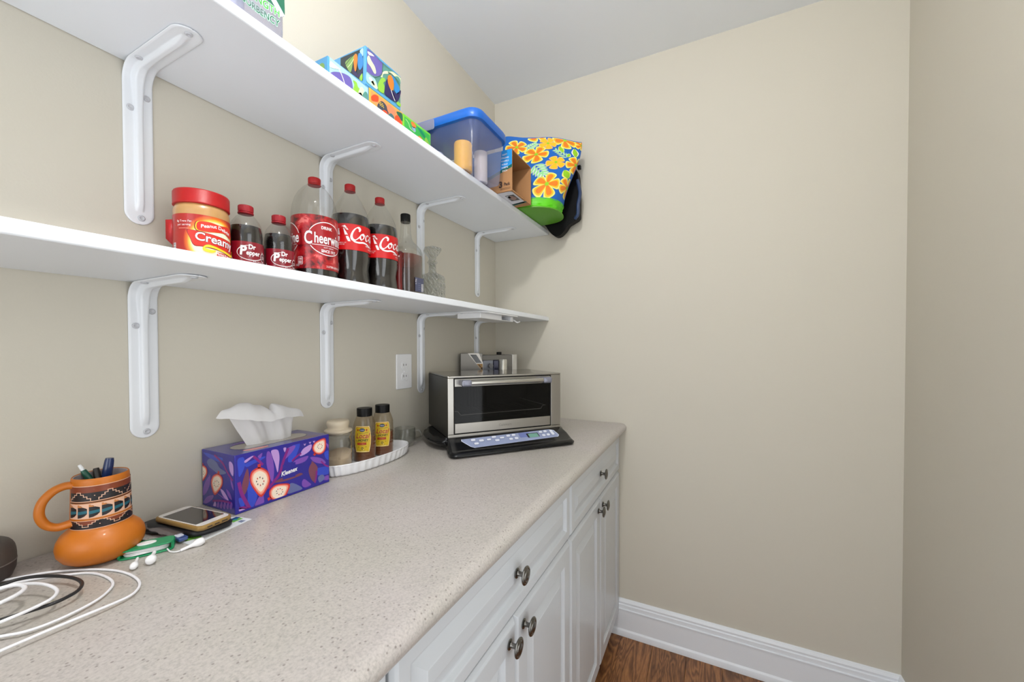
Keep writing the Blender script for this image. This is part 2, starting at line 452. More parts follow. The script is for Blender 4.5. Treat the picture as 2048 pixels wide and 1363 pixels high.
# planks run towards the back wall, each slightly proud with bevelled edges
pw = .127; x = .50; col = 0
while x < RX:
    x1 = min(x+pw, RX)
    y = -1.35+((col*.41) % .75)-.6
    while y < 0:
        y1 = min(y+1.22, 0)
        bm = NB(); e = .0004
        prism(bm, [(x+e, y+e), (x1-e, y+e), (x1-e, y1-e), (x+e, y1-e)], -.012, random.uniform(-.0004, 0))
        obj('plank', bm, plank_m, floor, smooth=False, bevel=.0008, bseg=1)
        y = y1
    x = x1; col += 1
def baseboard(name, axis, a0, a1):
    prof = [(0, 0), (.021, 0), (.021, .012), (.018, .022), (.013, .028), (.013, .108), (.0165, .1105), (.0165, .114), (.0125, .1155), (.0125, .131), (.009, .1335), (.009, .137), (.0105, .142), (.006, .151), (0, .1537)]
    bm = NB()
    if axis == 'x': rings = [[(a, -p, z) for p, z in prof] for a in (a0, a1)]
    else: rings = [[(RX-p, a, z) for p, z in prof] for a in (a0, a1)]
    loft(bm, rings); struct(name, bm, trim_m, angle=20)
baseboard('baseboard_back', 'x', .05, RX)
baseboard('baseboard_right', 'y', -1.05, 0)
# globe ceiling light above the aisle
for LY, LP in LAMPS:
    t = thing('ceiling_light', 'white glass globe ceiling light above the aisle', 'light', (LX, LY, HC))
    bm = NB(); lathe(bm, [(.0003, 0), (.062, -.0005), (.064, -.012), (.035, -.024), (.012, -.034), (.012, LZ-HC+.04), (.024, LZ-HC+.046), (.0003, LZ-HC+.047)], 40, cap=False)
    obj('canopy', bm, white_m, t)
    gr_ = .048
    bm = NB(); lathe(bm, [(max(.0003, gr_*math.sin(PI*k/20)), LZ-HC-gr_*math.cos(PI*k/20)) for k in range(21)], 40, cap=False)
    gm_ = M('lamp_glow_%d' % LP, (255, 250, 243), .5); bsdf(gm_).inputs['Base Color'].default_value = (.8, .8, .8, 1)
    bsdf(gm_).inputs['Emission Color'].default_value = (1.0, .98, .95, 1); bsdf(gm_).inputs['Emission Strength'].default_value = LP/(PI*4*PI*gr_*gr_)
    obj('globe', bm, gm_, t)

# ------------------------------------------------------------------ worktop and cabinets
ZC = .914
bm = NB()
prof = [(.002, .878), (.60, .878), (.628, .8785), (.636, .8825), (.6405, .889), (.642, .896), (.6405, .903), (.636, .9085), (.629, .9125), (.618, .914), (.002, .914)]
loft(bm, [[(x, y, z) for x, z in prof] for y in (-2.35, -.001)])
tag(obj('worktop', bm, counter_m, angle=50), 'long speckled beige laminate worktop with rounded front edge', 'worktop')
FX = .614     # front plane of doors
def panel_front(name, y0, y1, z0, z1, parent, inset=.043):
    """raised-and-recessed thermofoil front facing +x"""
    def ring(d, x): return [(x, y0+d, z0+d), (x, y1-d, z0+d), (x, y1-d, z1-d), (x, y0+d, z1-d)]
    bm = NB()
    loft(bm, [ring(0, FX-.019), ring(0, FX-.0085), ring(.0045, FX-.0030), ring(.0080, FX-.0004), ring(.0095, FX), ring(inset, FX), ring(inset+.0015, FX-.0012), ring(inset+.0065, FX-.0082), ring(inset+.0085, FX-.0088),
              ring(inset+.012, FX-.0085), ring(inset+.015, FX-.0075), ring(inset+.034, FX-.0016), ring(inset+.036, FX-.0006), ring(inset+.040, FX-.0005)])
    return obj(name, bm, cab_m, parent, world=True, smooth=False, bevel=.0008, bseg=2)
def knob(y, z, parent):
    n = 32
    bm = NB(); Mx = Matrix.Translation((FX, y, z)) @ Matrix.Rotation(PI/2, 4, 'Y')
    lathe(bm, [(.0001, 0), (.0098, 0), (.0100, .0016), (.0088, .0028), (.0062, .0036), (.0050, .006), (.0046, .011), (.0052, .0145), (.0085, .0165), (.0155, .0178), (.0178, .0190), (.0182, .0205), (.0172, .0220), (.0145, .0228), (.0135, .0222), (.0122, .0226), (.0112, .0240), (.0098, .0237), (.0060, .0254), (.0001, .0260)], n, M4=Mx, cap=False)
    return obj('knob', bm, nickel_m, parent, world=True, label='brushed nickel knob')
def cabinet(y0, y1, label, ky, doors_k):
    t = thing('base_cabinet', label, 'cabinet', (.3, (y0+y1)/2, 0), 0, 'white base cabinets under the worktop')
    bm = NB(); box(bm, .003, FX-.0205, y0+.0008, y1-.0008, .10, .877); obj('body', bm, cab_gap_m, t, world=True, smooth=False)
    bm = NB(); box(bm, .02, FX-.085, y0+.001, y1-.001, 0, .10); obj('toe_kick', bm, cab_gap_m, t, world=True, smooth=False)
    g = .0019
    d = panel_front('drawer', y0+g, y1-g, .7125, .868, t, .030)
    knob(ky, .794, d)
    ym = (y0+y1)/2
    for a, b, k in ((y0+g, ym-g/2, ym-.032), (ym+g/2, y1-g, ym+.032)):
        dd = panel_front('door', a, b, .094, .7060, t, .048)
        if doors_k: knob(k, .672, dd)
    return t
cabinet(-.681, -.004, 'white cabinet with drawer over two doors against the far wall', -.342, True)
cabinet(-1.371, -.683, 'white cabinet with drawer over two doors in the middle of the run', -1.027, True)
cabinet(-2.06, -1.373, 'white cabinet at the near end, only a drawer corner showing', -1.72, True)

# ------------------------------------------------------------------ shelves and brackets
ZS1, ZS2, TS, DS = 1.7656, 1.3655, .0185, .2867
for z, lab in ((ZS1, 'upper long white wall shelf holding tissue boxes and the storage tub'), (ZS2, 'lower long white wall shelf holding soda bottles')):
    bm = NB(); box(bm, .0008, DS, -2.35, -.001, z, z+TS)
    tag(obj('wall_shelf', bm, shelf_m, smooth=True, bevel=.0022, bseg=2), lab, 'shelf', 'white wall shelves')
def make_bracket(loc, label):
    t = thing('shelf_bracket', label, 'bracket', loc, 0, 'white steel shelf brackets')
    H, A, R, W = .290, .196, .030, .0215      # leg, arm, bend radius, half width
    off = .0022
    path = []
    for i in range(40):
        q_ = i/39; d_ = (.0245*(i/13)**1.7) if i <= 13 else .0245+(H-R-off-.0245)*(i-13)/26
        path.append((off, -H+d_, 1, 0))
    for i in range(1, 12):
        a = PI/2*i/12
        path.append((off+R-R*math.cos(a), -off-R+R*math.sin(a), math.cos(a), -math.sin(a)))
    Lh = A-R-off
    for i in range(34):
        d_ = (Lh-.0245)*i/20 if i <= 20 else Lh-.0245*((33-i)/13)**1.7
        path.append((off+R+d_, -off, 0, -1))
    L = [0]
    for a, b in zip(path, path[1:]): L.append(L[-1]+math.hypot(a[0]-b[0], a[1]-b[1]))
    T = L[-1]; nw = 34
    rings = []
    for (x, z, nx, nz), s in zip(path, L):
        e = min(s, T-s); k = 1.0
        hw = W*math.sqrt(max(.0008, 1-((W-min(e, W))/W)**2)) if e < W else W
        near = math.exp(-((s-(H-.015))/.040)**2)
        rib = max(0, min(1, (s-.022)/.016))*max(0, min(1, (T-.020-s)/.030)); rib = rib*rib*(3-2*rib)
        hr = .0066*rib*(1+.5*near); rw = .0066+.0035*near
        row = []
        for j in range(nw+1):
            q = -1+2*j/nw; yw = q*hw
            d = abs(yw)/rw
            b = 1 if d < .5 else max(0, 1-(d-.5)/.55)
            b = b*b*(3-2*b)
            edge = -.0012*max(0, (abs(q)-.9)/.1)
            h = hr*b+edge
            row.append((x+nx*h, yw, z+nz*h))
        rings.append(row)
    bm = NB()
    V = [[bm.verts.new(p) for p in row] for row in rings]
    for a, b in zip(V, V[1:]):
        for j in range(nw): bm.faces.new((a[j], a[j+1], b[j+1], b[j]))
    o = obj('bracket_plate', bm, bracket_m, t, angle=80)
    so = o.modifiers.new('thick', 'SOLIDIFY'); so.thickness = .0018; so.offset = 0
    def screw(p, n):
        n = Vector(n); M4 = Matrix.Translation(p) @ n.to_track_quat('Z', 'Y').to_matrix().to_4x4()
        bm = NB(); lathe(bm, [(.0056, 0), (.0056, .0010), (.0048, .0020), (.0036, .0024), (.0020, .0010), (.0001, .0008)], 20, M4=M4, cap=False)
        obj('screw', bm, M('screw_enamel', (196, 198, 204), .35, coat=.3), t)
    screw((off+.001, -.0115, -.080), (1, 0, 0)); screw((off+.001, .0125, -.052), (1, 0, 0)); screw((off+.001, .002, -H+.011), (1, 0, 0))
    screw((.042, -.012, -off-.001), (0, 0, -1)); screw((A-.013, .0, -off-.001), (0, 0, -1))
    return t
b0 = make_bracket((0, -1.3755, ZS1), 'white steel bracket under the upper shelf, first from the near end')
bl = ['second', 'third', 'fourth']
for y, nme in ((-.972, 'second'), (-.571, 'third'), (-.172, 'last, by the far wall')):
    dup(b0, (0, y, ZS1), label='white steel bracket under the upper shelf, %s from the near end' % nme if ',' not in nme else 'white steel bracket under the upper shelf, last one by the far wall')
for y, nme in ((-1.373, 'white steel bracket under the lower shelf, above the orange mug and tissue box'), (-.975, 'white steel bracket under the lower shelf, above the sugar jar'),
               (-.573, 'white steel bracket under the lower shelf, between wall outlet and toaster oven'), (-.180, 'white steel bracket under the lower shelf, above the coffee machine')):
    dup(b0, (0, y, ZS2), label=nme)

# wall outlet
t = thing('wall_outlet', 'white duplex power outlet on the wall between two brackets', 'outlet', (0, -.667, 1.16))
bm = NB(); prism(bm, rrect(-.0385, .0385, -.0605, .0605, .004), 0, .0055, M4=Matrix(((0, 0, 1, 0), (1, 0, 0, 0), (0, 1, 0, 0), (0, 0, 0, 1))))
obj('cover_plate', bm, white_m, t, bevel=.002)
for s in (-1, 1):
    pts = []
    for k in range(28):
        a = 2*PI*k/28; pts.append((.0172*math.cos(a), max(-.0135, min(.0135, .0172*math.sin(a)))+s*.0195))
    bm = NB(); prism(bm, pts, .0054, .0072, M4=Matrix(((0, 0, 1, 0), (1, 0, 0, 0), (0, 1, 0, 0), (0, 0, 0, 1))))
    r = obj('receptacle', bm, white_m, t, bevel=.0006)
    bm = NB()
    for yy, hh in ((-.0062, .0042), (.0062, .0034)): box(bm, .0068, .0074, yy-.0012, yy+.0012, s*.0195+.0015-hh+.002, s*.0195+.0015+hh+.002)
    lathe(bm, [(.0001, 0), (.0026, 0), (.0026, .0006)], 14, M4=Matrix.Translation((.0068, 0, s*.0195-.0085)) @ Matrix.Rotation(PI/2, 4, 'Y'), cap=False)
    obj('slot', bm, M('slot_dark', (60, 58, 55), .7), r, smooth=False)
bm = NB(); lathe(bm, [(.0032, 0), (.003, .001), (.0001, .0014)], 14, M4=Matrix.Translation((.0055, 0, 0)) @ Matrix.Rotation(PI/2, 4, 'Y'), cap=False)
obj('screw', bm, white_m, t)

# under-shelf holder, near the far end of the lower shelf
t = thing('under_shelf_holder', 'white plastic holder screwed under the lower shelf near the far wall', 'holder', (.21, -.44, ZS2))
bm = NB(); prism(bm, rrect(-.06, .075, -.15, .13, .03), -.004, 0); obj('mounting_plate', bm, white_m, t, bevel=.001)
bm = NB(); box(bm, -.045, .05, -.135, .02, -.022, -.004); box(bm, -.045, .05, .095, .115, -.022, -.004); box(bm, -.045, .05, .02, .095, -.022, -.019); box(bm, -.045, -.01, .02, .095, -.019, -.004)
obj('housing', bm, white_m, t, smooth=False, bevel=.0015)
bm = NB(); tube(bm, cr([(.03, .11, -.012), (.04, .135, -.013), (.05, .15, -.022), (.055, .165, -.018)], 5), .003); obj('hook', bm, white_m, t)

# ------------------------------------------------------------------ bottles and jars on the lower shelf
Z2 = ZS2+TS+.0003
def D(a): return math.radians(a)
def cap_part(t, z0, z1, r, m, n=48, ring=True, name='cap'):
    bm = NB()
    f = lambda a, z: 1+.018*math.cos(n*a) if z0+.002 < z < z1-.0015 else 1
    lathe(bm, [(r*.96, z0), (r, z0+.0022), (r, z1-.0022), (r*.97, z1-.0006), (r*.9, z1), (.0003, z1)], n*4 if ring else 64, f=f if ring else None)
    return obj(name, bm, m, t, angle=60)
def neck_ring(t, z, r, m):
    bm = NB(); lathe(bm, [(r*.93, z-.0035), (r*1.02, z-.003), (r*1.04, z-.0008), (r*.93, z)], 48)
    return obj('tamper_ring', bm, m, t, angle=60)
def prof_at(prof, z):
    for (r0, z0), (r1, z1) in zip(prof, prof[1:]):
        if z0 <= z <= z1: return r0+(r1-r0)*((z-z0)/(z1-z0) if z1 > z0 else 0)
    return prof[-1][0]
def liquid_part(t, prof, zl, m, inset=.0018, name='liquid'):
    P = [(max(.001, r-inset), z+(.0015 if i == 0 else 0)) for i, (r, z) in enumerate(prof) if z < zl]
    r = prof_at(prof, zl)-inset
    bm = NB(); lathe(bm, [(.0005, P[0][1])]+P+[(r, zl), (.0005, zl)], 56, cap=False)
    return obj(name, bm, m, t, angle=50)
cola_m = M('cola', (13, 8, 9), .07, coat=.6)
def bottle_shell(t, prof, m=None, n=56, name='bottle_body', f=None):
    bm = NB(); lathe(bm, prof, n, cap=False, f=f); bm.faces.new([v for v in bm.verts][:n])
    return obj(name, bm, m or pet_m, t, angle=60)
def label_shell(art, R, az, m, u0, u1, v0, v1): art.rect(u0, u1, v0, v1, m, 0)

# --- peanut butter jar
def pb_material():
    m = M('print_peanut_label', (150, 20, 20), .35, coat=.3)
    uv = nd(m, 'ShaderNodeUVMap'); uv.uv_map = 'uv'
    mp = nd(m, 'ShaderNodeMapping'); mp.inputs['Location'].default_value = (-.0, -.056, 0)
    mp2 = nd(m, 'ShaderNodeMapping'); mp2.inputs['Scale'].default_value = (1/.052, 1/.052, 1)
    lk(m, uv.outputs['UV'], mp.inputs['Vector']); lk(m, mp.outputs['Vector'], mp2.inputs['Vector'])
    ln = nd(m, 'ShaderNodeVectorMath', operation='LENGTH'); lk(m, mp2.outputs['Vector'], ln.inputs[0])
    r = ramp(m, [(.0, lin((255, 250, 225))), (.70, lin((255, 244, 205))), (.78, lin((252, 196, 60))), (.86, lin((232, 110, 20))), (.99, lin((168, 30, 24)))])
    lk(m, ln.outputs['Value'], r.inputs['Fac']); lk(m, r.outputs['Color'], bsdf(m).inputs['Base Color'])
    return m
t = thing('peanut_butter_jar', 'peanut butter jar with red lid and orange Creamy label', 'jar', (.08, -1.3111, Z2), group=None)
R = .0438
jp = [(.030, 0), (.040, .001), (.0435, .004), (R, .008), (R, .104), (R-.0006, .107), (R-.0002, .112), (R-.0008, .118), (R-.003, .124), (.038, .128)]
bm = NB(); lathe(bm, jp, 72); obj('jar_body', bm, M('peanut_butter', (186, 142, 88), .28, coat=.6), t)
bm = NB(); lathe(bm, [(.0430, .1255), (.0440, .1262), (.0440, .128), (.0437, .1285), (.0437, .1495), (.0425, .1520), (.040, .1527), (.0003, .1522)], 96, f=lambda a, z: 1+(.004*math.cos(90*a) if .1285 < z < .15 else 0))
obj('lid', bm, M('red_lid', (168, 3, 5), .42), t, angle=60)
a = Art(du=.004); pbm = pb_material()
a.rect(-.118, .118, .006, .1045, pbm, 0)
W_, Rd, Y_ = I['white'], ink('label_red', (214, 40, 22)), I['yellow']
# "Peanut Delight" cloud
cl = [(-.030, .083), (-.026, .0915), (-.010, .0925), (.006, .0905), (.022, .0925), (.033, .090), (.038, .079), (.034, .0725), (.026, .0735), (.014, .078), (.000, .0765), (-.014, .0745), (-.027, .0755)]
sc = lambda P, k, cx, cy: [((x-cx)*k+cx, (y-cy)*k+cy) for x, y in P]
a.blob(sc(cl, 1.10, .003, .084), I['dred'], 1); a.blob(sc(cl, 1.05, .003, .084), Y_, 2); a.blob(cl, Rd, 3)
wav = lambda x, y: (x, y+.0022*math.cos((x-.0)*110)-.05*x)
a.text('Peanut Delight', .002, .0812, .0062, W_, 5, bold=.02, f=wav, sx=.98)
# red banner and "Creamy"
a.blob([(-.045, .073), (-.040, .0755), (-.005, .071), (.020, .068), (.044, .064), (.043, .050), (.034, .041), (.005, .043), (-.020, .046), (-.034, .047), (-.040, .060)], I['dred'], 1)
a.blob([(-.0435, .0725), (-.038, .0745), (-.005, .070), (.020, .067), (.043, .063), (.042, .050), (.033, .042), (.005, .044), (-.020, .047), (-.033, .048), (-.039, .060)], Rd, 2)
tilt_ = lambda x, y: (x, y-.10*x)
a.text('Creamy', .0010, .0545, .0150, I['dred'], 4, bold=.045, f=tilt_, sx=.98, shear=.05); a.text('Creamy', .0010, .0545, .0150, W_, 5, bold=.018, f=tilt_, sx=.98, shear=.05)
sw = [(-.020, .0455, .5), (-.014, .0485, 1), (-.004, .0475, .9), (.012, .0435, .8), (.030, .0395, 1), (.040, .0415, .8), (.0415, .050, .5)]
a.stroke(sw, .0062, I['dred'], 5); a.stroke(sw, .0048, Y_, 6)
a.stroke([(-.020, .0455, .5), (-.018, .041, 1), (-.008, .0395, 1), (-.002, .042, .3)], .0055, Y_, 6)
a.stroke([(.000, .0355), (.016, .0345), (.036, .030)], .0085, Rd, 4); a.text('PEANUT BUTTER', .018, .0325, .0042, W_, 6, bold=.03, f=lambda x, y: (x, y-.13*(x-.018)), sx=.85)
a.text('0g Trans Fat', -.050, .089, .0036, W_, 2); a.text('per serving', -.050, .0825, .0036, W_, 2); a.stroke([(-.059, .0775), (-.042, .0775)], .0010, ink('pale', (232, 150, 130)), 2, smooth=0)
a.rect(-.0745, -.067, .020, .052, W_, 1)
for k in range(15): a.rect(-.0740, -.0675, .0205+k*.0021, .0205+k*.0021+random.choice((.0006, .001, .0013)), ink('grey', (96, 104, 118)), 2)
a.rect(-.0535, -.0455, .0085, .0265, W_, 1, r=.0012); a.rect(-.0525, -.0465, .015, .0235, ink('grey', (96, 104, 118)), 2)
for k in range(3): a.rect(-.0525, -.0465, .0095+k*.0017, .0102+k*.0017, ink('grey', (96, 104, 118)), 2)
a.text('NET WT 40 OZ (2 LB 8 OZ)', .008, .0125, .0036, ink('orange_dark', (190, 84, 20)), 2, f=tilt_)
a.build('label', on_cyl(R, D(3)), t, zoff=.0002)
bm = NB(); pts = [(0, .062), (-.012, .060), (-.010, .105), (0, .1045)]
V = [(R*.99*math.cos(D(-112)), R*.99*math.sin(D(-112)), z) for z in (.050, .098)]+[(R*1.22*math.cos(D(-118)), R*1.22*math.sin(D(-118)), z) for z in (.097, .062)]
f = [bm.verts.new(v) for v in V]; bm.faces.new(f); o = obj('loose_label_flap', bm, ink('flap', (176, 22, 26)), t); o.modifiers.new('s', 'SOLIDIFY').thickness = .0003

# --- two small soda bottles
def make_small():
    t = thing('soda_bottle', 'small dark soda bottle with maroon label next to the peanut butter jar', 'bottle', (.082, -1.232, Z2), group='small maroon-label soda bottles')
    R = .0312
    prof = [(.022, 0), (.0265, .001), (.0300, .007), (.0312, .018), (.0312, .078), (.0310, .083), (.0314, .092), (.0305, .103), (.0285, .113), (.0245, .123), (.0190, .1315), (.0140, .137), (.0118, .140), (.0115, .146)]
    bottle_shell(t, prof); liquid_part(t, prof, .1120, cola_m)
    neck_ring(t, .1430, .0140, M('cap_maroon', (158, 14, 30), .4)); cap_part(t, .1436, .157, .0138, M('cap_maroon', (158, 14, 30), .4), 36)
    a = Art(du=.0035)
    mar = ink('maroon', (128, 14, 32), .25, coat=.5); dm = ink('deep_maroon', (88, 8, 22), .25, coat=.5)
    a.rect(-.09, .09, .033, .077, mar, 0); a.rect(-.09, -.034, .0335, .0765, dm, 1)
    W_ = I['white']
    a.text('Dr', .0030, .0622, .0092, W_, 3, bold=.03, shear=.05, sx=.85)
    a.text('P', -.0128, .0500, .0175, W_, 3, bold=.045, shear=.1, sx=.85)
    a.text('epper', .0054, .0500, .0092, W_, 4, bold=.025, sx=.80, shear=.04)
    arc = lambda a0, a1, A, B, cx=.002, cy=.0545: [(cx+A*math.cos(D(k)), cy+B*math.sin(D(k)), 1-.6*abs((k-(a0+a1)/2)/((a1-a0)/2))**3) for k in range(a0, a1+1, 12)]
    a.stroke(arc(200, 384, .0245, .0150), .0013, W_, 2); a.stroke(arc(100, 208, .0245, .0150), .0013, W_, 2)
    a.ell(.0265, .0485, .0062, .0095, W_, 3); a.ell(.0265, .0485, .0055, .0085, dm, 4); a.text('23', .0265, .0455, .0055, W_, 5)
    a.text('20 FL OZ (1.25 PT) 591 mL', .022, .0365, .0022, W_, 3, bold=.01)
    a.stroke([(-.034, .045), (-.031, .038), (-.026, .0345)], .0006, W_, 3)
    a.build('label', on_cyl(R, D(-17)), t, zoff=.0003)
    return t
s0 = make_small()
dup(s0, (.082, -1.161, Z2), D(-3), 'small dark soda bottle with maroon label next to the large cherry soda bottle')

# --- big cherry soda bottle
t = thing('soda_bottle', 'large two-liter bottle with wide red ice-patterned label and empty clear top', 'bottle', (.08, -1.068, Z2))
R = .0522
prof = [(.036, 0), (.046, .001), (.0505, .010), (.0515, .025), (.0516, .042), (R, .046), (R, .174), (.0520, .186), (.0500, .204), (.0450, .222), (.0370, .238), (.0270, .2505), (.0180, .2585), (.0135, .2615), (.0128, .266)]
bottle_shell(t, prof)
liquid_part(t, prof, .1735, cola_m)
neck_ring(t, .2625, .0143, M('cap_red', (170, 5, 10), .42)); cap_part(t, .2630, .277, .0141, M('cap_red', (170, 5, 10), .42), 40)
def ice_material():
    m = M('print_ice_red', (160, 16, 26), .28, coat=.4)
    uv = nd(m, 'ShaderNodeUVMap'); uv.uv_map = 'uv'
    v = nd(m, 'ShaderNodeTexVoronoi'); v.inputs['Scale'].default_value = 52
    n = nd(m, 'ShaderNodeTexNoise'); n.inputs['Scale'].default_value = 42; n.inputs['Detail'].default_value = 5; n.inputs['Distortion'].default_value = 1.4
    lk(m, uv.outputs['UV'], n.inputs['Vector']); 
    mx = nd(m, 'ShaderNodeMix', data_type='RGBA'); mx.inputs['Factor'].default_value = .035; lk(m, uv.outputs['UV'], mx.inputs['A']); lk(m, n.outputs['Color'], mx.inputs['B'])
    lk(m, mx.outputs['Result'], v.inputs['Vector'])
    ad = nd(m, 'ShaderNodeMath', operation='MULTIPLY'); lk(m, v.outputs['Distance'], ad.inputs[0]); ad.inputs[1].default_value = .75
    a2 = nd(m, 'ShaderNodeMath', operation='ADD'); lk(m, ad.outputs[0], a2.inputs[0]); m2 = nd(m, 'ShaderNodeMath', operation='MULTIPLY'); m2.inputs[1].default_value = .6; lk(m, n.outputs['Fac'], m2.inputs[0]); lk(m, m2.outputs[0], a2.inputs[1])
    r = ramp(m, [(.40, lin((72, 4, 12))), (.54, lin((128, 8, 18))), (.70, lin((156, 12, 22))), (.86, lin((182, 36, 40))), (.96, lin((210, 100, 96)))])
    lk(m, a2.outputs[0], r.inputs['Fac']); lk(m, r.outputs['Color'], bsdf(m).inputs['Base Color'])
    return m
a = Art(du=.005); icem = ice_material(); redl = ink('cherry', (156, 10, 22), .3, coat=.15); W_ = I['white']
a.rect(-.163, .163, .0465, .1740, icem, 0)
for k in (-1, 0, 1):
    cx = k*R*D(120)
    # logo: oval ring, inner red field, word, small words
    a.ell(cx+.002, .1200, .0455, .0400, W_, 1, n=48); a.ell(cx+.002, .1200, .0440, .0380, redl, 2, n=48)
    a.rect(cx-.060, cx+.0565, .1015, .1290, redl, 3)
    a.text('DRINK', cx-.001, .1415, .0070, W_, 4, bold=.03, sx=.8, space=1.1)
    for wd_, mm_, ly_ in ((.05, I['dred'], 4), (.018, W_, 5)):
        a.text('C', cx-.0415, .1045, .0300, mm_, ly_, bold=wd_, sx=.60)
        a.text('heerwine', cx+.0085, .1080, .0245, mm_, ly_, bold=wd_, sx=.575)
    a.stroke([(cx-.034, .1035), (cx+.040, .1035)], .0012, W_, 5, smooth=0)
    a.text('SOFT DRINK', cx+.004, .0968, .0032, W_, 4)
    a.text('SINCE 1917', cx+.004, .0868, .0066, W_, 4, bold=.03, sx=.78)
    a.text('2 LITERS (67.6 FL OZ)', cx+.022, .0520, .0044, W_, 4, bold=.01, sx=.85)
    a.rect(cx-.066, cx-.054, .0550, .0740, W_, 4, r=.0025); a.rect(cx-.0652, cx-.0548, .0558, .0732, redl, 5, r=.0022)
    a.text('150', cx-.060, .0660, .0050, W_, 6, bold=.03, sx=.8)
    for q in range(3): a.rect(cx-.0640, cx-.0560, .0575+q*.0024, .0588+q*.0024, W_, 6)
a.build('label', on_cyl(R, D(-7)), t, zoff=.0005)

# --- two cola bottles
def script_coca(a, cx, cy, h, m, layer):
    """script word drawn with a broad pen, h = height of the capital C"""
    k = h
    def st(P, w_=.15, nib=D(35), wm=.28): a.stroke([(cx+x*k, cy+(y)*k)+tuple(r) for x, y, *r in P], w_*k, m, layer, nib=nib, smooth=7, wmin=wm)
    def C(x):   # big C
        st([(x+.66, .70), (x+.72, .86), (x+.60, .99), (x+.40, .90), (x+.20, .62), (x+.10, .30), (x+.16, .06), (x+.36, .02), (x+.60, .20), (x+.74, .36)], .19)
    def o(x): st([(x+.30, .60), (x+.14, .50), (x+.06, .28), (x+.14, .12), (x+.28, .20), (x+.38, .40), (x+.32, .58), (x+.22, .50), (x+.36, .46), (x+.50, .52)], .13)
    def c(x): st([(x+.36, .50), (x+.30, .60), (x+.14, .50), (x+.06, .28), (x+.14, .12), (x+.30, .20), (x+.42, .34)], .13)
    def a_(x): st([(x+.36, .54), (x+.22, .58), (x+.08, .40), (x+.08, .18), (x+.20, .16), (x+.34, .38), (x+.40, .56)], .13); st([(x+.42, .60), (x+.34, .34), (x+.36, .15), (x+.52, .26)], .13)
    def l(x): st([(x+.04, .30), (x+.24, .70), (x+.30, .96), (x+.20, .98), (x+.12, .66), (x+.10, .26), (x+.20, .14), (x+.34, .28)], .12)
    C(0); o(.68); c(1.16); a_(1.60)
    st([(.14, .02, .3), (.30, -.10, .8), (.62, -.14, .9), (1.0, -.08, .9), (1.35, -.14, .8), (1.60, -.26, .6), (1.72, -.22, .3)], .14, nib=D(100), wm=.5)
    st([(2.14, .36), (2.32, .40)], .10, nib=None)
    C(2.40); o(3.04); l(3.50); a_(3.84)
def make_cola():
    t = thing('cola_bottle', 'tall cola bottle with red label standing just right of the ice-patterned bottle', 'bottle', (.08, -.9600, Z2), group='cola bottles with red script labels')
    R = .0506
    prof = [(.034, 0), (.044, .001), (.0492, .010), (.0506, .024), (.0500, .040), (.0470, .058), (.0458, .068), (.0470, .078), (.0500, .096), (.0504, .106), (R, .112), (R, .184), (.0504, .196), (.0478, .212), (.0430, .228), (.0365, .243), (.0290, .257), (.0215, .269), (.0160, .278), (.0132, .283), (.0126, .288)]
    flute = lambda a_, z: 1+(.010*math.cos(10*a_)*math.sin(PI*(z-.012)/.088) if .012 < z < .10 else 0)
    bottle_shell(t, prof, n=80, f=flute)
    P = [(max(.001, r-.0022), z) for r, z in prof if z < .2115]; rl = prof_at(prof, .2115)-.0022
    bm = NB(); lathe(bm, [(.0005, .0015)]+[(r, z+.0012 if z < .002 else z) for r, z in P]+[(rl, .2115), (.0005, .2115)], 80, cap=False, f=flute)
    obj('liquid', bm, cola_m, t, angle=50)
    neck_ring(t, .2850, .0137, M('cap_red', (170, 5, 10), .42)); cap_part(t, .2856, .3000, .0134, M('cap_red', (170, 5, 10), .42), 40)
    a = Art(du=.005); W_ = I['white']; rr = ink('cola_red', (196, 6, 14), .35, coat=.15)
    a.rect(-.159, .159, .1145, .1820, rr, 0)
    for s in (0, .160):
        script_coca(a, s+(0 if s == 0 else .004), .1400, .0345 if s == 0 else .0265, W_, 3)
    for s in (0, .160):
        for sx, lean in ((-.0285, .05), (-.0100, -.40)):   # two little contour bottles
            q = lambda u, v: (s+sx+u+lean*(v-.02), .1360+v)
            outl = [(-.0030, 0), (-.0036, .008), (-.0029, .012), (-.0036, .018), (-.0026, .024), (-.0014, .029), (-.0014, .033)]
            a.poly([q(u, v) for u, v in outl]+[q(-u, v) for u, v in reversed(outl)], W_, 3)
            a.poly([q(-.0030, .013), q(.0030, .013), q(.0032, .0165), q(-.0032, .0165)], rr, 4)
        a.poly([(s-.020, .1745), (s-.012, .1775), (s-.0035, .1655), (s-.0075, .1655), (s-.011, .169)], W_, 3)
        for k in range(3): a.rect(s-.0175+k*.004, s-.0155+k*.004, .1725-k*.002, .1745-k*.002, rr, 4)
        a.text('ORIGINAL TASTE', s+.058, .1285, .0034, W_, 3, bold=.02, sx=.9); a.text('SINCE 1886', s+.060, .1215, .0026, W_, 3)
        a.text('2 LITERS 2.1 QT', s-.022, .1310, .0026, W_, 3); a.text('67.6 FL OZ', s-.022, .1265, .0026, W_, 3)
    a.build('label', on_cyl(R, D(-42)), t, zoff=.0006)
    return t
c0 = make_cola()
dup(c0, (.0820, -.8535, Z2), D(-6), 'tall cola bottle with red label standing beside the black-capped jug')

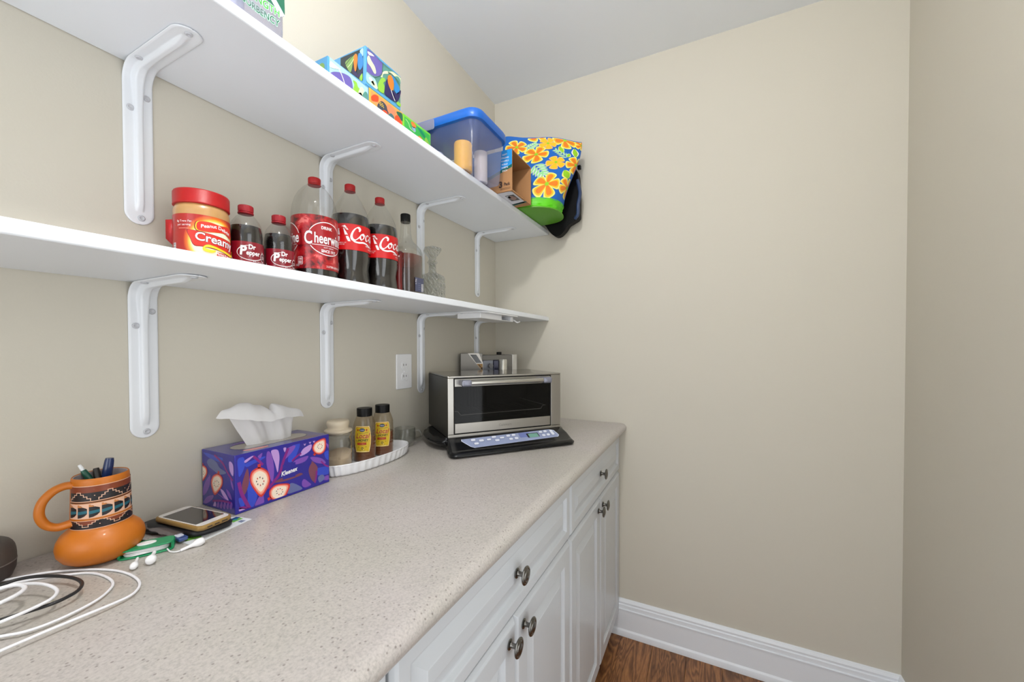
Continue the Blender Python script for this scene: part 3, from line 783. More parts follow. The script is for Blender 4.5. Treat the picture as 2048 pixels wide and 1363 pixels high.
# --- handled jug of brown liquor
t = thing('liquor_jug', 'clear jug of red-brown liquor with black cap and finger handle', 'jug', (.08, -.741, Z2))
def sup(r, e=2.6):   # rounded-square outline factor
    return lambda a, z: 1/((abs(math.cos(a))**e+abs(math.sin(a))**e)**(1/e)) if z < .175 else 1+(1/((abs(math.cos(a))**e+abs(math.sin(a))**e)**(1/e))-1)*max(0, (.20-z)/.025)
prof = [(.040, 0), (.0475, .002), (.0490, .008), (.0490, .150), (.0480, .163), (.0440, .176), (.0360, .187), (.0270, .196), (.0205, .206), (.0175, .222), (.0160, .245), (.0150, .258), (.0150, .266)]
bottle_shell(t, prof, glass_m, 72, f=sup(0))
liq = M('liquor', (84, 22, 14), .08, coat=.5)
n_ = liq.node_tree
tc = nd(liq, 'ShaderNodeTexCoord'); sp = nd(liq, 'ShaderNodeSeparateXYZ'); lk(liq, tc.outputs['Object'], sp.inputs[0])
rp = ramp(liq, [(0, lin((30, 14, 14))), (.10, lin((52, 20, 16))), (.16, lin((104, 40, 30)))]); lk(liq, sp.outputs['Z'], rp.inputs['Fac']); lk(liq, rp.outputs['Color'], bsdf(liq).inputs['Base Color'])
P = [(r-.0016, z+.002 if z < .001 else z) for r, z in prof if z < .150]
bm = NB(); lathe(bm, [(.0005, .002)]+P+[(prof_at(prof, .153)-.0016, .153), (.0005, .153)], 72, cap=False, f=sup(0)); obj('liquid', bm, liq, t, angle=50)
cap_part(t, .2600, .2865, .0152, mblack_m, 44, name='cap')
az = D(-72); ca, sa = math.cos(az), math.sin(az)
bm = NB(); hp = cr([(.040, .150), (.050, .140), (.0535, .105), (.0535, .060), (.0500, .030), (.042, .020)], 5)
tube(bm, [(r*ca, r*sa, z) for r, z in hp], .0115, 16); obj('finger_grip', bm, M('liquor_red', (96, 4, 6), .1, coat=.4), t)
a = Art(); nb = ink('slate_blue', (70, 74, 100)); W_ = I['white']
a.rect(-.010, .031, .036, .080, nb, 1); a.rect(.020, .029, .038, .062, W_, 2)
for k in range(12): a.rect(.0205, .0285, .0390+k*.0019, .0396+k*.0019+random.random()*.0006, I['black'], 3)
a.text('1.75L', -.003, .067, .0060, W_, 2, rot=PI/2)
for k in range(4): a.rect(.004, .015, .044+k*.006, .0447+k*.006, ink('pale_blue', (150, 156, 190)), 2)
a.build('label', on_plane((.0496, -.004, 0), (0, 1, 0), (0, 0, 1), (1, 0, 0)), t)

# --- crystal decanter
t = thing('crystal_decanter', 'square cut-crystal decanter with flat stopper at the end of the bottles', 'decanter', (.072, -.594, Z2), .25)
sq = lambda a, z: (1/((abs(math.cos(a))**5+abs(math.sin(a))**5)**(1/5)))*(1+.035*math.cos(16*a+z*120))*(1+.02*math.cos(16*a-z*120)) if z < .118 else 1
bm = NB(); lathe(bm, [(.030, 0), (.0375, .002), (.0385, .008)]+[(.0385-.0012*(k % 2), .012+.008*k) for k in range(12)]+[(.0380, .108), (.0345, .114), (.026, .1195), (.0155, .124), (.0130, .132), (.0125, .148), (.0135, .156), (.0185, .160), (.0185, .163)], 96, cap=False, f=sq)
bm.faces.new([v for v in bm.verts][:96])
obj('decanter_body', bm, crystal_m, t, angle=12)
bm = NB(); lathe(bm, [(.0110, .150), (.0118, .164), (.0150, .167), (.0125, .172), (.0160, .182), (.0300, .198), (.0325, .205), (.0300, .211), (.0200, .216), (.0003, .218)], 12, f=lambda a, z: 1+(.08*math.cos(6*a) if z > .175 else 0)); obj('stopper', bm, crystal_m, t, angle=5)
bm = NB(); lathe(bm, [(.031, .010), (.0335, .014), (.0335, .100), (.024, .112), (.011, .120), (.0095, .150)], 24, cap=False); obj('inner_wall', bm, glass_m, t, angle=20)

# ------------------------------------------------------------------ things on the upper shelf
Z1 = ZS1+TS+.0003
# wrapped paper towels
t = thing('paper_towel_pack', 'clear-wrapped paper towel pack with green print at the near end of the upper shelf', 'pack', (.15, -1.488, Z1))
tow = M('towel_paper', (226, 226, 238), .9)
for i, (dx, dy) in enumerate(((-.062, -.165), (-.062, -.045), (-.062, .075), (.058, -.165), (.058, -.045), (.058, .075))):
    for lv in (0,):
        bm = NB(); lathe(bm, [(.020, .004), (.056, .004), (.058, .008), (.058, .262), (.056, .266), (.020, .266)], 40, c=(dx, dy+.045, 0)); obj('towel_roll', bm, tow, t)
def wrapF(u, v):
    return ((.1245+.0025*math.sin(u*60+v*30)*math.sin(v*50), u, v), (1, 0, 0))
bm = NB()
rings = []
for k, (ins, z) in enumerate(((.022, .0012), (.006, .004), (.0015, .014), (0, .03), (0, .25), (.004, .268), (.02, .276))):
    ring = []
    for x_, y_ in rrect(-.128+ins, .1235-ins, -.262+ins, .228-ins, .03, 6):
        ring.append((x_+.0012*math.sin(y_*90+z*70), y_+.001*math.sin(x_*80), z))
    rings.append(ring)
loft(bm, rings); obj('film_wrap', bm, wrap_m, t)
a = Art(du=.02, dv=.02); gd = ink('forest', (8, 92, 66)); gl = ink('leaf', (60, 170, 40)); mint = ink('mint', (196, 236, 214)); lav = ink('lavender', (206, 206, 228))
a.blob([(.120, .28), (.115, .18), (.135, .085), (.165, .060), (.200, .052), (.216, .05), (.2170, .12), (.217, .28)], gd, 1)
a.blob([(.02, .28), (.03, .15), (.08, .09), (.14, .095), (.17, .14), (.15, .28)], gd, 1)
a.stroke([(.150, .20), (.165, .10), (.19, .072), (.212, .045)], .012, lav, 2)
for wd_, ma, mb, ly in ((.07, mint, mint, 3), (.012, gl, gd, 4)):
    a.text('STRENGTH', .172, .0395, .0115, ma, ly, bold=wd_, sx=.84, rot=-.02); a.text('ABSORBENCY', .168, .0225, .0110, mb, ly, bold=wd_, sx=.76, rot=-.02)
a.text('&', .124, .041, .013, gl, 3, bold=.03)
a.build('printed_front', wrapF, t, clip=(-.25, .2175, .01, .262), zoff=.0005)

# --- tissue boxes
def tissue_cube(name_lab, loc, size, base, edge, art_front, art_side, front_src, side_src, slot=True, group='patterned tissue boxes on the upper shelf'):
    wx, wy, h = size
    t = thing('tissue_box', name_lab, 'tissue box', loc, 0, group)
    bm = NB(); box(bm, -wx/2, wx/2, -wy/2, wy/2, 0, h); obj('carton', bm, ink(base[0], base[1], .3, .3), t, smooth=False, bevel=.0012)
    bm = NB(); prism(bm, [(.030*math.cos(k*PI/12), .040*math.sin(k*PI/12)) for k in range(24)], h+.0001, h+.0006); obj('tissue_opening', bm, ink('opening', (70, 66, 70)), t)
    for nm, fn, src, F, W_ in (('printed_front', art_front, front_src, on_plane((wx/2, -wy/2, 0), (0, 1, 0), (0, 0, 1), (1, 0, 0)), wy), ('printed_side', art_side, side_src, on_plane((-wx/2, -wy/2, 0), (1, 0, 0), (0, 0, 1), (0, -1, 0)), wx)):
        if not fn: continue
        a = Art(); m = homog(src, [(0, h), (W_, h), (W_, 0), (0, 0)])
        fn(a, m); a.build(nm, F, t, clip=(0, W_, 0, h))
    return t
K = lambda n, c: ink(n, c, .3, .3)
sky, purp, lime, cream, navy, teal, oran, paleg, midb = K('box_sky', (72, 158, 206)), K('box_purple', (104, 92, 168)), K('box_lime', (140, 196, 62)), K('box_cream', (226, 240, 190)), K('box_navy', (34, 24, 84)), K('box_teal', (22, 70, 84)), K('box_orange', (222, 124, 28)), K('box_pale', (168, 208, 214)), K('box_blue', (34, 130, 200))
white_, dteal, seag = I['white'], K('box_dark_teal', (12, 40, 50)), K('box_sea', (86, 144, 132))
def P_(m, pts): return [m(p) for p in pts]
def toucan_front(a, m):
    B = lambda pts, k, l: a.blob(P_(m, pts), k, l)
    a.poly(P_(m, [(715, 120), (1112, 440), (1112, 800), (715, 520)]), seag, 1)
    a.poly(P_(m, [(712, 112), (790, 170), (860, 250), (890, 262), (885, 400), (850, 440), (790, 440), (712, 400)]), purp, 2)
    B([(715, 150), (760, 170), (790, 200), (770, 200), (730, 190)], white_, 4)
    B([(712, 230), (730, 200), (760, 260), (800, 330), (815, 400), (795, 410), (750, 330), (720, 290)], cream, 4)
    B([(712, 400), (760, 430), (800, 470), (830, 540), (830, 600), (770, 560), (712, 500)], paleg, 3)
    B([(760, 520), (790, 500), (830, 560), (835, 590), (800, 575)], cream, 4); B([(735, 470), (765, 470), (800, 540), (790, 550)], white_, 4)
    B([(870, 440), (900, 380), (950, 370), (960, 400), (900, 410), (890, 450)], cream, 4)
    B([(840, 540), (870, 470), (905, 455), (925, 490), (900, 520), (915, 560), (905, 640), (850, 610)], lime, 5)
    B([(960, 380), (1010, 370), (1070, 400), (1110, 430), (1110, 500), (1040, 430), (990, 400)], cream, 4)
    B([(1040, 430), (1080, 430), (1108, 470), (1108, 520), (1070, 470)], seag, 5)
    B([(925, 520), (950, 470), (975, 560), (1020, 640), (1045, 740), (960, 690), (915, 640)], navy, 6)
    B([(1010, 600), (1060, 640), (1110, 600), (1112, 640), (1080, 730), (1040, 730)], navy, 6)
    B([(990, 430), (1020, 430), (1060, 500), (1100, 590), (1070, 650), (1030, 590), (1030, 520)], midb, 6)
    B([(955, 430), (990, 420), (1020, 480), (1025, 550), (1015, 600), (990, 600), (965, 550), (950, 490)], oran, 7)
    a.stroke(P_(m, [(990, 600), (1010, 660), (1040, 735)]), .0022, white_, 8)
    a.stroke(P_(m, [(950, 385), (1000, 400), (1050, 470), (1100, 540)]), .0012, dteal, 8); a.stroke(P_(m, [(712, 395), (760, 440), (800, 460), (870, 430), (885, 380), (890, 270)]), .0010, dteal, 8)
    B([(1060, 760), (1080, 740), (1110, 770), (1110, 800), (1080, 790)], lime, 6)
    a.stroke(P_(m, [(716, 110), (790, 172), (860, 250), (1112, 440)]), .0012, K('box_edge', (60, 110, 150)), 9, smooth=0)
def toucan_side(a, m):
    B = lambda pts, k, l: a.blob(P_(m, pts), k, l)
    a.poly(P_(m, [(340, 258), (650, 110), (652, 490), (340, 560)]), dteal, 1)
    B([(400, 300), (440, 260), (520, 210), (500, 300), (470, 400), (420, 350)], K('box_fern', (130, 170, 90)), 2)
    a.stroke(P_(m, [(400, 330), (460, 260), (520, 200)]), .002, dteal, 3); a.stroke(P_(m, [(430, 350), (480, 300), (520, 240)]), .0018, cream, 3)
    B([(600, 150), (650, 115), (650, 200), (620, 190)], paleg, 2)
    B([(580, 190), (620, 180), (650, 230), (650, 320), (600, 370), (570, 300)], midb, 3)
    B([(515, 230), (535, 195), (560, 200), (570, 250), (560, 330), (550, 380), (530, 380), (515, 300)], oran, 4)
    B([(490, 380), (520, 370), (550, 390), (570, 440), (520, 430)], navy, 3); B([(560, 440), (620, 390), (650, 330), (650, 380), (600, 450)], navy, 3)
    B([(600, 470), (640, 410), (652, 450), (640, 500)], lime, 4)
def blue_front(a, m):
    B = lambda pts, k, l: a.blob(P_(m, pts), k, l)
    a.poly(P_(m, [(205, 170), (700, 570), (700, 730), (205, 340)]), paleg, 1)
    B([(215, 350), (230, 320), (300, 330), (400, 370), (470, 430), (490, 540), (430, 540), (330, 460)], purp, 2)
    B([(230, 400), (270, 370), (330, 430), (340, 480)], K('box_peri', (90, 130, 210)), 3)
    B([(205, 260), (215, 215), (250, 240), (310, 290), (340, 310), (260, 290)], white_, 4); a.stroke(P_(m, [(310, 300), (350, 370), (385, 460)]), .0022, white_, 4)
    B([(345, 470), (385, 460), (410, 500), (415, 530)], K('box_coral', (232, 130, 92)), 5)
    B([(490, 560), (510, 500), (495, 450), (540, 480), (560, 530), (590, 570), (540, 600)], lime, 4)
    B([(560, 600), (600, 540), (640, 580), (620, 630), (600, 640)], cream, 5); B([(540, 600), (600, 600), (620, 660), (570, 640)], K('box_slate', (44, 60, 110)), 5)
    B([(620, 640), (660, 600), (695, 640), (695, 720), (640, 690)], seag, 4)
def blue_side(a, m):
    a.blob(P_(m, [(60, 280), (100, 240), (140, 250), (130, 320), (110, 360)]), K('box_fern', (130, 170, 90)), 2)
    a.blob(P_(m, [(90, 290), (120, 270), (125, 310)]), lime, 3)
def orange_front(a, m):
    B = lambda pts, k, l: a.blob(P_(m, pts), k, l)
    rd, pk, dk = K('box_vermilion', (226, 74, 30)), K('box_salmon', (226, 134, 96)), K('box_ink', (60, 66, 80))
    a.poly(P_(m, [(745, 620), (1130, 900), (1130, 1010), (745, 730)]), K('box_tangerine', (230, 150, 88)), 1)
    B([(755, 720), (750, 680), (790, 665), (835, 690), (830, 740), (790, 735)], rd, 2)
    B([(820, 790), (870, 740), (930, 790), (960, 880), (900, 860)], dk, 2)
    B([(870, 850), (900, 835), (940, 860), (945, 900), (900, 890)], rd, 3); B([(940, 800), (980, 790), (1040, 860), (1030, 910), (960, 870)], pk, 3)
    B([(950, 900), (990, 880), (1030, 930), (1010, 960)], K('box_steel', (70, 110, 116)), 4); B([(1060, 870), (1130, 900), (1135, 980), (1090, 930)], K('box_deepgreen', (30, 96, 70)), 3)
    B([(1040, 920), (1080, 915), (1125, 990), (1120, 1035), (1050, 990)], rd, 4)
    for k in range(9):
        x_ = 840+k*7; a.ell(*m((x_, 742+k*5+(k % 3)*14)), .0016, .0016, K('box_gold', (232, 196, 60)), 5, n=8)
def green_front(a, m):
    B = lambda pts, k, l: a.blob(P_(m, pts), k, l)
    a.poly(P_(m, [(1165, 930), (1500, 1165), (1500, 1290), (1165, 1050)]), K('box_grass', (60, 178, 72)), 1)
    B([(1250, 1000), (1290, 1010), (1320, 1060), (1280, 1060)], K('box_amber', (224, 130, 40)), 3); B([(1260, 1060), (1300, 1060), (1310, 1110)], K('box_lilac', (150, 170, 214)), 3)
    B([(1340, 1160), (1370, 1160), (1410, 1210), (1390, 1230), (1330, 1190)], K('box_amber', (224, 130, 40)), 3); B([(1320, 1200), (1360, 1190), (1400, 1230)], K('box_gold', (232, 196, 60)), 4)
    B([(1340, 1070), (1380, 1090), (1440, 1170), (1420, 1180)], K('box_emerald', (24, 140, 90)), 2); B([(1430, 1200), (1450, 1180), (1490, 1260), (1440, 1240)], lime, 3)
    a.stroke(P_(m, [(1180, 960), (1220, 1010), (1240, 1060), (1300, 1110)]), .0016, cream, 3)
H = .1035; wx = .115
x0 = .2; cx = x0-wx/2
fs = lambda: None
tissue_cube('blue tissue box with purple and lime leaves, leftmost of the bottom row', (cx, -1.064, Z1), (wx, .1175, H), ('box_blue_base', (84, 160, 208)), None, blue_front, blue_side,
            [(185, 150), (715, 560), (715, 1010), (185, 600)], [(-300, 380), (185, 150), (185, 600), (-300, 780)])
tissue_cube('orange floral tissue box in the bottom row under the toucan box', (cx, -.944, Z1), (wx, .1185, H), ('box_orange_base', (214, 172, 70)), None, orange_front, None,
            [(728, 585), (1142, 890), (1142, 1290), (728, 1010)], None)
tissue_cube('bright green tissue box at the right end of the bottom row', (cx, -.823, Z1), (wx, .1195, H), ('box_green_base', (126, 206, 50)), None, green_front, None,
            [(1150, 895), (1508, 1150), (1508, 1500), (1150, 1290)], None)
tissue_cube('tall blue toucan tissue box stacked on top of the bottom row', (cx, -.954, Z1+H+.0008), (wx, .1225, .094), ('box_blue_base', (84, 160, 208)), None, toucan_front, toucan_side,
            [(690, 75), (1115, 415), (1115, 850), (705, 540)], [(250, 290), (680, 72), (697, 535), (250, 660)])

# storage tub with blue lid, its front overhanging the shelf
t = thing('storage_tub', 'clear plastic storage tub with bright blue lid on the upper shelf', 'tub', (.18, -.645, Z1))
def tub_ring(g, z, r=.028): return [(x, y, z) for x, y in rrect(-.158-g, .152+g, -.078-g, .096+g*.6, r+g*.5, 6)]
bm = NB()
loft(bm, [tub_ring(-.010, .0005), tub_ring(-.002, .003), tub_ring(0, .010), tub_ring(.0012, .016), tub_ring(.0035, .05), tub_ring(.007, .10), tub_ring(.010, .140), tub_ring(.013, .146), tub_ring(.013, .150)], cap=False)
bm.faces.new([bm.verts[i] for i in range(28)] if False else [v for v in bm.verts][:len(tub_ring(0, 0))])
for k in range(-2, 3): pass
obj('tub_body', bm, tub_m, t, angle=50)
lidm = M('lid_blue', (6, 92, 184), .4, coat=.1)
bm = NB(); loft(bm, [tub_ring(.014, .136), tub_ring(.019, .137), tub_ring(.0205, .142), tub_ring(.0205, .158), tub_ring(.016, .165), tub_ring(.004, .168), tub_ring(-.004, .163), tub_ring(-.010, .163)])
obj('lid', bm, lidm, t, angle=40)
bm = NB(); loft(bm, [[(x, -.0995-g, z) for x, z in rrect(-.10+g, .02-g, .128+g, .160-g, .006)] for g in (0, .002)]); obj('latch', bm, M('latch_grey', (120, 122, 150), .45), t, bevel=.001)
for lab, nm, cat, (cx, cy), r, h, colr in (('yellow tin inside the clear storage tub', 'yellow_canister', 'canister', (.268, -.690), .028, .088, (255, 184, 30)),
        ('pale lilac cup inside the storage tub towards the tissue boxes', 'plastic_cup', 'cup', (.155, -.680), .026, .085, (206, 206, 232)),
        ('cream candle inside the storage tub beside the cardboard box', 'candle', 'candle', (.275, -.595), .022, .100, (232, 218, 206))):
    bm = NB(); lathe(bm, [(r*.94, 0), (r, .003)]+[(r*(1-.012*(k % 2)), .008+k*.006) for k in range(int((h-.014)/.006))]+[(r, h-.004), (r*.95, h), (.0004, h)], 40)
    o = obj(nm, bm, M(nm, colr, .5), None, angle=60); o.location = (cx, cy, Z1+.0035); tag(o, lab, cat)
bm = NB(); box(bm, -.085, .03, -.03, .045, 0, .045); box(bm, -.08, .02, -.025, .04, .045, .075); o = obj('dark_box', bm, M('dark_pack', (64, 62, 74), .5), bevel=.006); o.location = (.135, -.612+.02, Z1+.0035)
o.location = (.125, -.612, Z1+.0035); tag(o, 'dark grey box lying in the back of the storage tub', 'box')
bm = NB(); box(bm, -.012, .012, -.028, .028, 0, .112); o = obj('paper_stack', bm, M('paper_slips', (226, 226, 238), .7), bevel=.002); o.location = (.232, -.62, Z1+.0035); tag(o, 'white paper packet standing inside the storage tub', 'packet')

# open cardboard box lying on its side
kraft = M('kraft_board', (172, 128, 88), .85, spec=.1); add_bump(kraft, 90, .0008, .3)
t = thing('cardboard_box', 'open brown cardboard box with blue printed side, lying between tub and floral bag', 'box', (.347, -.5065, Z1), 0)
dp, wy, hz, th = .235, .1615, .142, .003
bm = NB(); box(bm, -dp, 0, 0, wy, 0, th); obj('bottom_panel', bm, kraft, t, smooth=False)
bm = NB(); box(bm, -dp, 0, 0, wy, hz-th, hz); obj('top_panel', bm, kraft, t, smooth=False)
bm = NB(); box(bm, -dp, 0, 0, th, th, hz-th); obj('side_panel', bm, kraft, t, smooth=False)
bm = NB(); box(bm, -dp, 0, wy-th, wy, th, hz-th); obj('side_panel', bm, kraft, t, smooth=False)
bm = NB(); box(bm, -dp, -dp+th, th, wy-th, th, hz-th); obj('end_panel', bm, kraft, t, smooth=False)
a = Art(); cb = ink('carton_cyan', (34, 144, 214), .5); cg = ink('carton_green', (18, 96, 84), .5); W_ = I['white']; kd = ink('kraft_ink', (66, 46, 36), .6)
# u runs from the back (0) to the opening (dp)
a.poly([(0, .030), (.150, .052), (dp, .080), (dp, hz), (0, hz)], cg, 1); a.poly([(0, .040), (.150, .062), (dp-.0, .090), (dp, hz), (0, hz)], cb, 2)
for k in range(6):
    a.text(('SOFT', 'STRONG', 'TOWELS', 'ROLLS', 'SHEETS', 'EACH')[k], dp-.028, hz-.018-k*.011, .0055, W_, 3, bold=.02, align='CENTER', rot=0)
a.text('3', dp-.044, .016, .020, kd, 3, bold=.05); a.text('Pack', dp-.020, .020, .0105, kd, 3, bold=.04, sx=.8)
for k in range(2): a.stroke([(dp-.046, .011-k*.004), (dp-.006, .012-k*.004)], .0010, kd, 3, smooth=0)
a.build('printed_side', on_plane((-dp, -.0001, 0), (1, 0, 0), (0, 0, 1), (0, -1, 0)), t)
a = Art(); pg = ink('panel_grey', (214, 214, 222), .5)
a.rect(.130, dp-.006, .006, wy-.035, pg, 1, r=.01); a.poly([(.13, wy-.033), (dp-.001, wy-.048), (dp-.001, wy-.036), (.13, wy-.012)], cg, 1)
a.rect(.188, .222, .036, .092, ink('photo_dark', (58, 52, 56), .4), 2); a.blob([(.192, .05), (.21, .045), (.218, .07), (.20, .085)], ink('photo_tan', (150, 112, 100), .4), 3); a.rect(.190, .202, .040, .062, ink('photo_light', (190, 196, 206), .4), 3)
a.build('printed_base', on_plane((-dp, 0, -.0001), (1, 0, 0), (0, 1, 0), (0, 0, -1)), t, clip=(0, dp, 0, wy))

# floral insulated bag leaning in the corner
t = thing('floral_bag', 'blue floral insulated bag with bright green base at the far end of the upper shelf', 'bag', (.27, -.205, Z1))
def bag_ring(s):
    """s = 0 at the base, 1 at the top"""
    e = s*s*(3-2*s)
    cx = .272+.048*e; cy = -.205+.040*e
    A = .140+.026*e; Bd = .118*(1-e)+.034*e
    rot = D(22)*e+D(8)*(1-e)
    z = Z1+.004+s*.325
    return cx, cy, A, Bd, rot, z
def bag_point(th, s):
    cx, cy, A, Bd, rot, z = bag_ring(s)
    c, q = math.cos(th-rot), math.sin(th-rot)
    k = 1/((abs(c)**2.6+abs(q)**2.6)**(1/2.6))
    bulge = 1+.018*math.sin(3*th+7*s)*(1-s)+.02*math.sin(PI*s)
    x, y = A*c*k*bulge, Bd*q*k*bulge
    X, Y = cx+x*math.cos(rot)-y*math.sin(rot), cy+x*math.sin(rot)+y*math.cos(rot)
    dz = -.016*(x/A)*s*s+.004*math.sin(5*th)*s
    return Vector((max(.012, X), min(-.012, Y), z+dz))
blue_b = M('bag_blue', (4, 98, 188), .6)
bm = NB(); N = 64
loft(bm, [[bag_point(2*PI*k/N, s) for k in range(N)] for s in [.11, .16, .2]+[.25+.75*i/14 for i in range(15)]], cap=True)
obj('bag_body', bm, blue_b, t, world=True, angle=60)
gr = M('bag_green', (96, 204, 22), .5); gr2 = M('bag_green_base', (84, 150, 28), .5)
bm = NB(); ringsg = []
for i, (s, k_) in enumerate(((.0, 1.0), (.010, 1.02), (.02, .985), (.034, .95), (.050, .985), (.066, .955), (.084, .985), (.10, .985), (.12, 1.012))):
    row = []
    for k in range(N):
        th = 2*PI*k/N; p = bag_point(th, s); c = Vector(bag_ring(s)[:2]+(p.z,))
        w_ = k_*(1+.012*math.sin(18*th+9*i)*(1 if 0 < i < 8 else 0)); row.append(c+(p-c)*w_)
    ringsg.append(row)
loft(bm, ringsg, cap=False); obj('green_band', bm, gr, t, world=True, angle=70)
bm = NB(); loft(bm, [[Vector(bag_ring(0)[:2]+(Z1+.0008+z,))+(bag_point(2*PI*k/N, 0)-Vector(bag_ring(0)[:2]+(bag_point(2*PI*k/N, 0).z,)))*q for k in range(N)] for q, z in ((.985, 0), (1.03, .002), (1.03, .006), (.98, .008))]); obj('base_disc', bm, gr2, t, world=True, angle=50)
bm = NB()
bp = cr([(.300, 2.02), (.380, 2.035), (.440, 2.01), (.452, 1.93), (.4535, 1.83), (.450, 1.800), (.425, 1.786), (.405, 1.776), (.390, 1.757), (.368, 1.738), (.345, 1.735), (.322, 1.752), (.300, 1.784), (.292, 1.80), (.292, 1.9)], 5, True)
Mp = Matrix(((1, 0, 0, 0), (0, 0, 1, 0), (0, 1, 0, 0), (0, 0, 0, 1)))
prism(bm, bp, -.072, -.036, M4=Mp); obj('back_panel', bm, M('bag_black', (8, 8, 9), .6, spec=.2), t, world=True, bevel=.006, bseg=3)
bm = NB(); tube(bm, cr([(.448, -.078, 1.96), (.462, -.088, 1.90), (.458, -.10, 1.85), (.455, -.095, 1.81), (.440, -.085, 1.795)], 6), .0075, 10); obj('strap', bm, M('bag_webbing', (40, 58, 92), .5), t, world=True)
bm = NB(); box(bm, .448, .462, -.082, -.066, 2.006, 2.022); obj('strap_tip', bm, mblack_m, t, world=True, bevel=.002)
# printed flowers: quad of the visible face -> (u across, v up)
hm = homog([(-155, 180), (775, 160), (515, 1100), (-60, 960)], [(0, 1), (1, 1), (1, 0), (0, 0)])
_bt = {}
def bag_theta(u, s):   # even spacing across the bag's width, as the cloth would be printed flat
    k = round(s, 3)
    if k not in _bt:
        T = [D(-158)+D(172)*i/60 for i in range(61)]
        _bt[k] = (T, [bag_point(q, s).x*.895+bag_point(q, s).y*.446 for q in T])
    T, L = _bt[k]; lo = min(L); hi = max(L); i0 = L.index(lo); i1 = L.index(hi); w_ = lo+(hi-lo)*max(0, min(1, u))
    for i in range(i0, i1):
        if L[i] <= w_ <= L[i+1]: return T[i]+(T[i+1]-T[i])*(w_-L[i])/max(1e-9, L[i+1]-L[i])
    return T[i1]
def bagF(u, v):
    s = max(0, min(1, v)); th = bag_theta(u, s)
    p = bag_point(th, s); q = bag_point(th+.03, s); r = bag_point(th, min(1, s+.02) if s < .98 else s-.02)
    n = (q-p).cross((r-p) if s < .98 else (p-r)); n.normalize(); return p, n
a = Art(du=.02, dv=.03)
fo, fy, fyl, fg, fpg, fpk = ink('petal_orange', (232, 124, 14), .6), ink('petal_yellow', (240, 190, 16), .6), ink('petal_edge', (244, 236, 130), .6), ink('leaf_lime', (150, 206, 20), .6), ink('leaf_mint', (150, 220, 150), .6), ink('petal_pink', (244, 190, 120), .6)
def flower(cx, cy, r, kind, rot=0, n=5):
    for k in range(n):
        an = rot+2*PI*k/n
        def pet(sc_, w_):
            P = []
            for (d_, o_) in ((.10, .06), (.45, .26*w_), (.85, .36*w_), (1.0, .16*w_), (1.0, -.16*w_), (.85, -.36*w_), (.45, -.26*w_), (.10, -.06)):
                P.append((cx+r*sc_*(d_*math.cos(an)-o_*math.sin(an)), cy+r*sc_*(d_*math.sin(an)+o_*math.cos(an))))
            return P
        a.blob([hm(p) for p in pet(1.10, 1.22)], fyl if kind == 'o' else fpk, 1, n=3)
        a.blob([hm(p) for p in pet(1.0, 1.0)], fy, 2, n=3)
        if kind == 'o': a.blob([hm(p) for p in pet(.90, .68)], fo, 3, n=3)
    a.blob([hm((cx+r*.17*math.cos(k), cy+r*.17*math.sin(k))) for k in (0, 1.25, 2.5, 3.75, 5)], fg, 4, n=3)
def leaf(x0, y0, x1, y1, w_, m1, m2):
    dx, dy = x1-x0, y1-y0; nx, ny = -dy, dx; l = math.hypot(dx, dy); nx /= l; ny /= l
    for k, mm, ly in ((1.25, m1, 1), (.85, m2, 2)):
        P = [(x0+dx*t_+nx*w_*k*o_, y0+dy*t_+ny*w_*k*o_) for t_, o_ in ((0, 0), (.3, .8), (.6, .9), (1.02, 0), (.6, -.9), (.3, -.8))]
        a.blob([hm(p) for p in P], mm, ly, n=3)
def frond(x0, y0, x1, y1, r):
    dx, dy = x1-x0, y1-y0; an = math.atan2(dy, dx)
    for k in range(5):
        t_ = .15+.2*k; bx, by = x0+dx*t_, y0+dy*t_
        for sg in (-1, 1):
            q = an+sg*.75; leaf(bx, by, bx+r*(1-.1*k)*math.cos(q), by+r*(1-.1*k)*math.sin(q), r*.13, I['white'], fpg)
    leaf(x0+dx*.8, y0+dy*.8, x1, y1, r*.14, I['white'], fpg)
flower(175, 120, 115, 'o', .7); flower(512, 195, 140, 'o', .3); flower(740, 240, 95, 'o', .2); flower(300, 285, 90, 'y', .2); flower(185, 450, 115, 'o', .1)
flower(630, 605, 115, 'o', .5); flower(398, 600, 92, 'y', .5); flower(345, 870, 115, 'o', .0); flower(560, 890, 90, 'o', .3); flower(-10, 330, 90, 'o', .4)
leaf(625, 480, 620, 325, 42, I['white'], fg); leaf(470, 430, 430, 325, 30, fyl, fg); leaf(560, 800, 500, 710, 46, fyl, fg); leaf(10, 140, -90, 110, 46, fyl, fg); leaf(520, 500, 550, 430, 24, I['white'], fg)
frond(70, 360, 170, 280, 70); frond(540, 520, 385, 400, 75); frond(180, 580, 300, 760, 110)
for f_ in list(a.bm.faces): pass
a.build('floral_print', bagF, t, lift=.0004, zoff=.0008, world=True, clip=(0.005, .995, .12, .99))

# ------------------------------------------------------------------ worktop: toaster oven
AN = D(51); OX, OY = .225, -.717
t = thing('toaster_oven', 'stainless toaster oven with black base turned across the corner of the worktop', 'oven', (OX, OY, ZC+.0004), AN)
W, DD, zb, zt = .411, .270, .043, .238
def slab(bm, pts, z0, z1, r): loft(bm, [[(x, y, z) for x, y in off(pts, i)] for i, z in ((-r, z0), (0, z0+r), (0, z1-r), (-r, z1))])
def off(pts, d):
    cx = sum(p[0] for p in pts)/len(pts); cy = sum(p[1] for p in pts)/len(pts); out = []
    for x, y in pts:
        l = math.hypot(x-cx, y-cy); out.append((x+(x-cx)/l*d, y+(y-cy)/l*d))
    return out
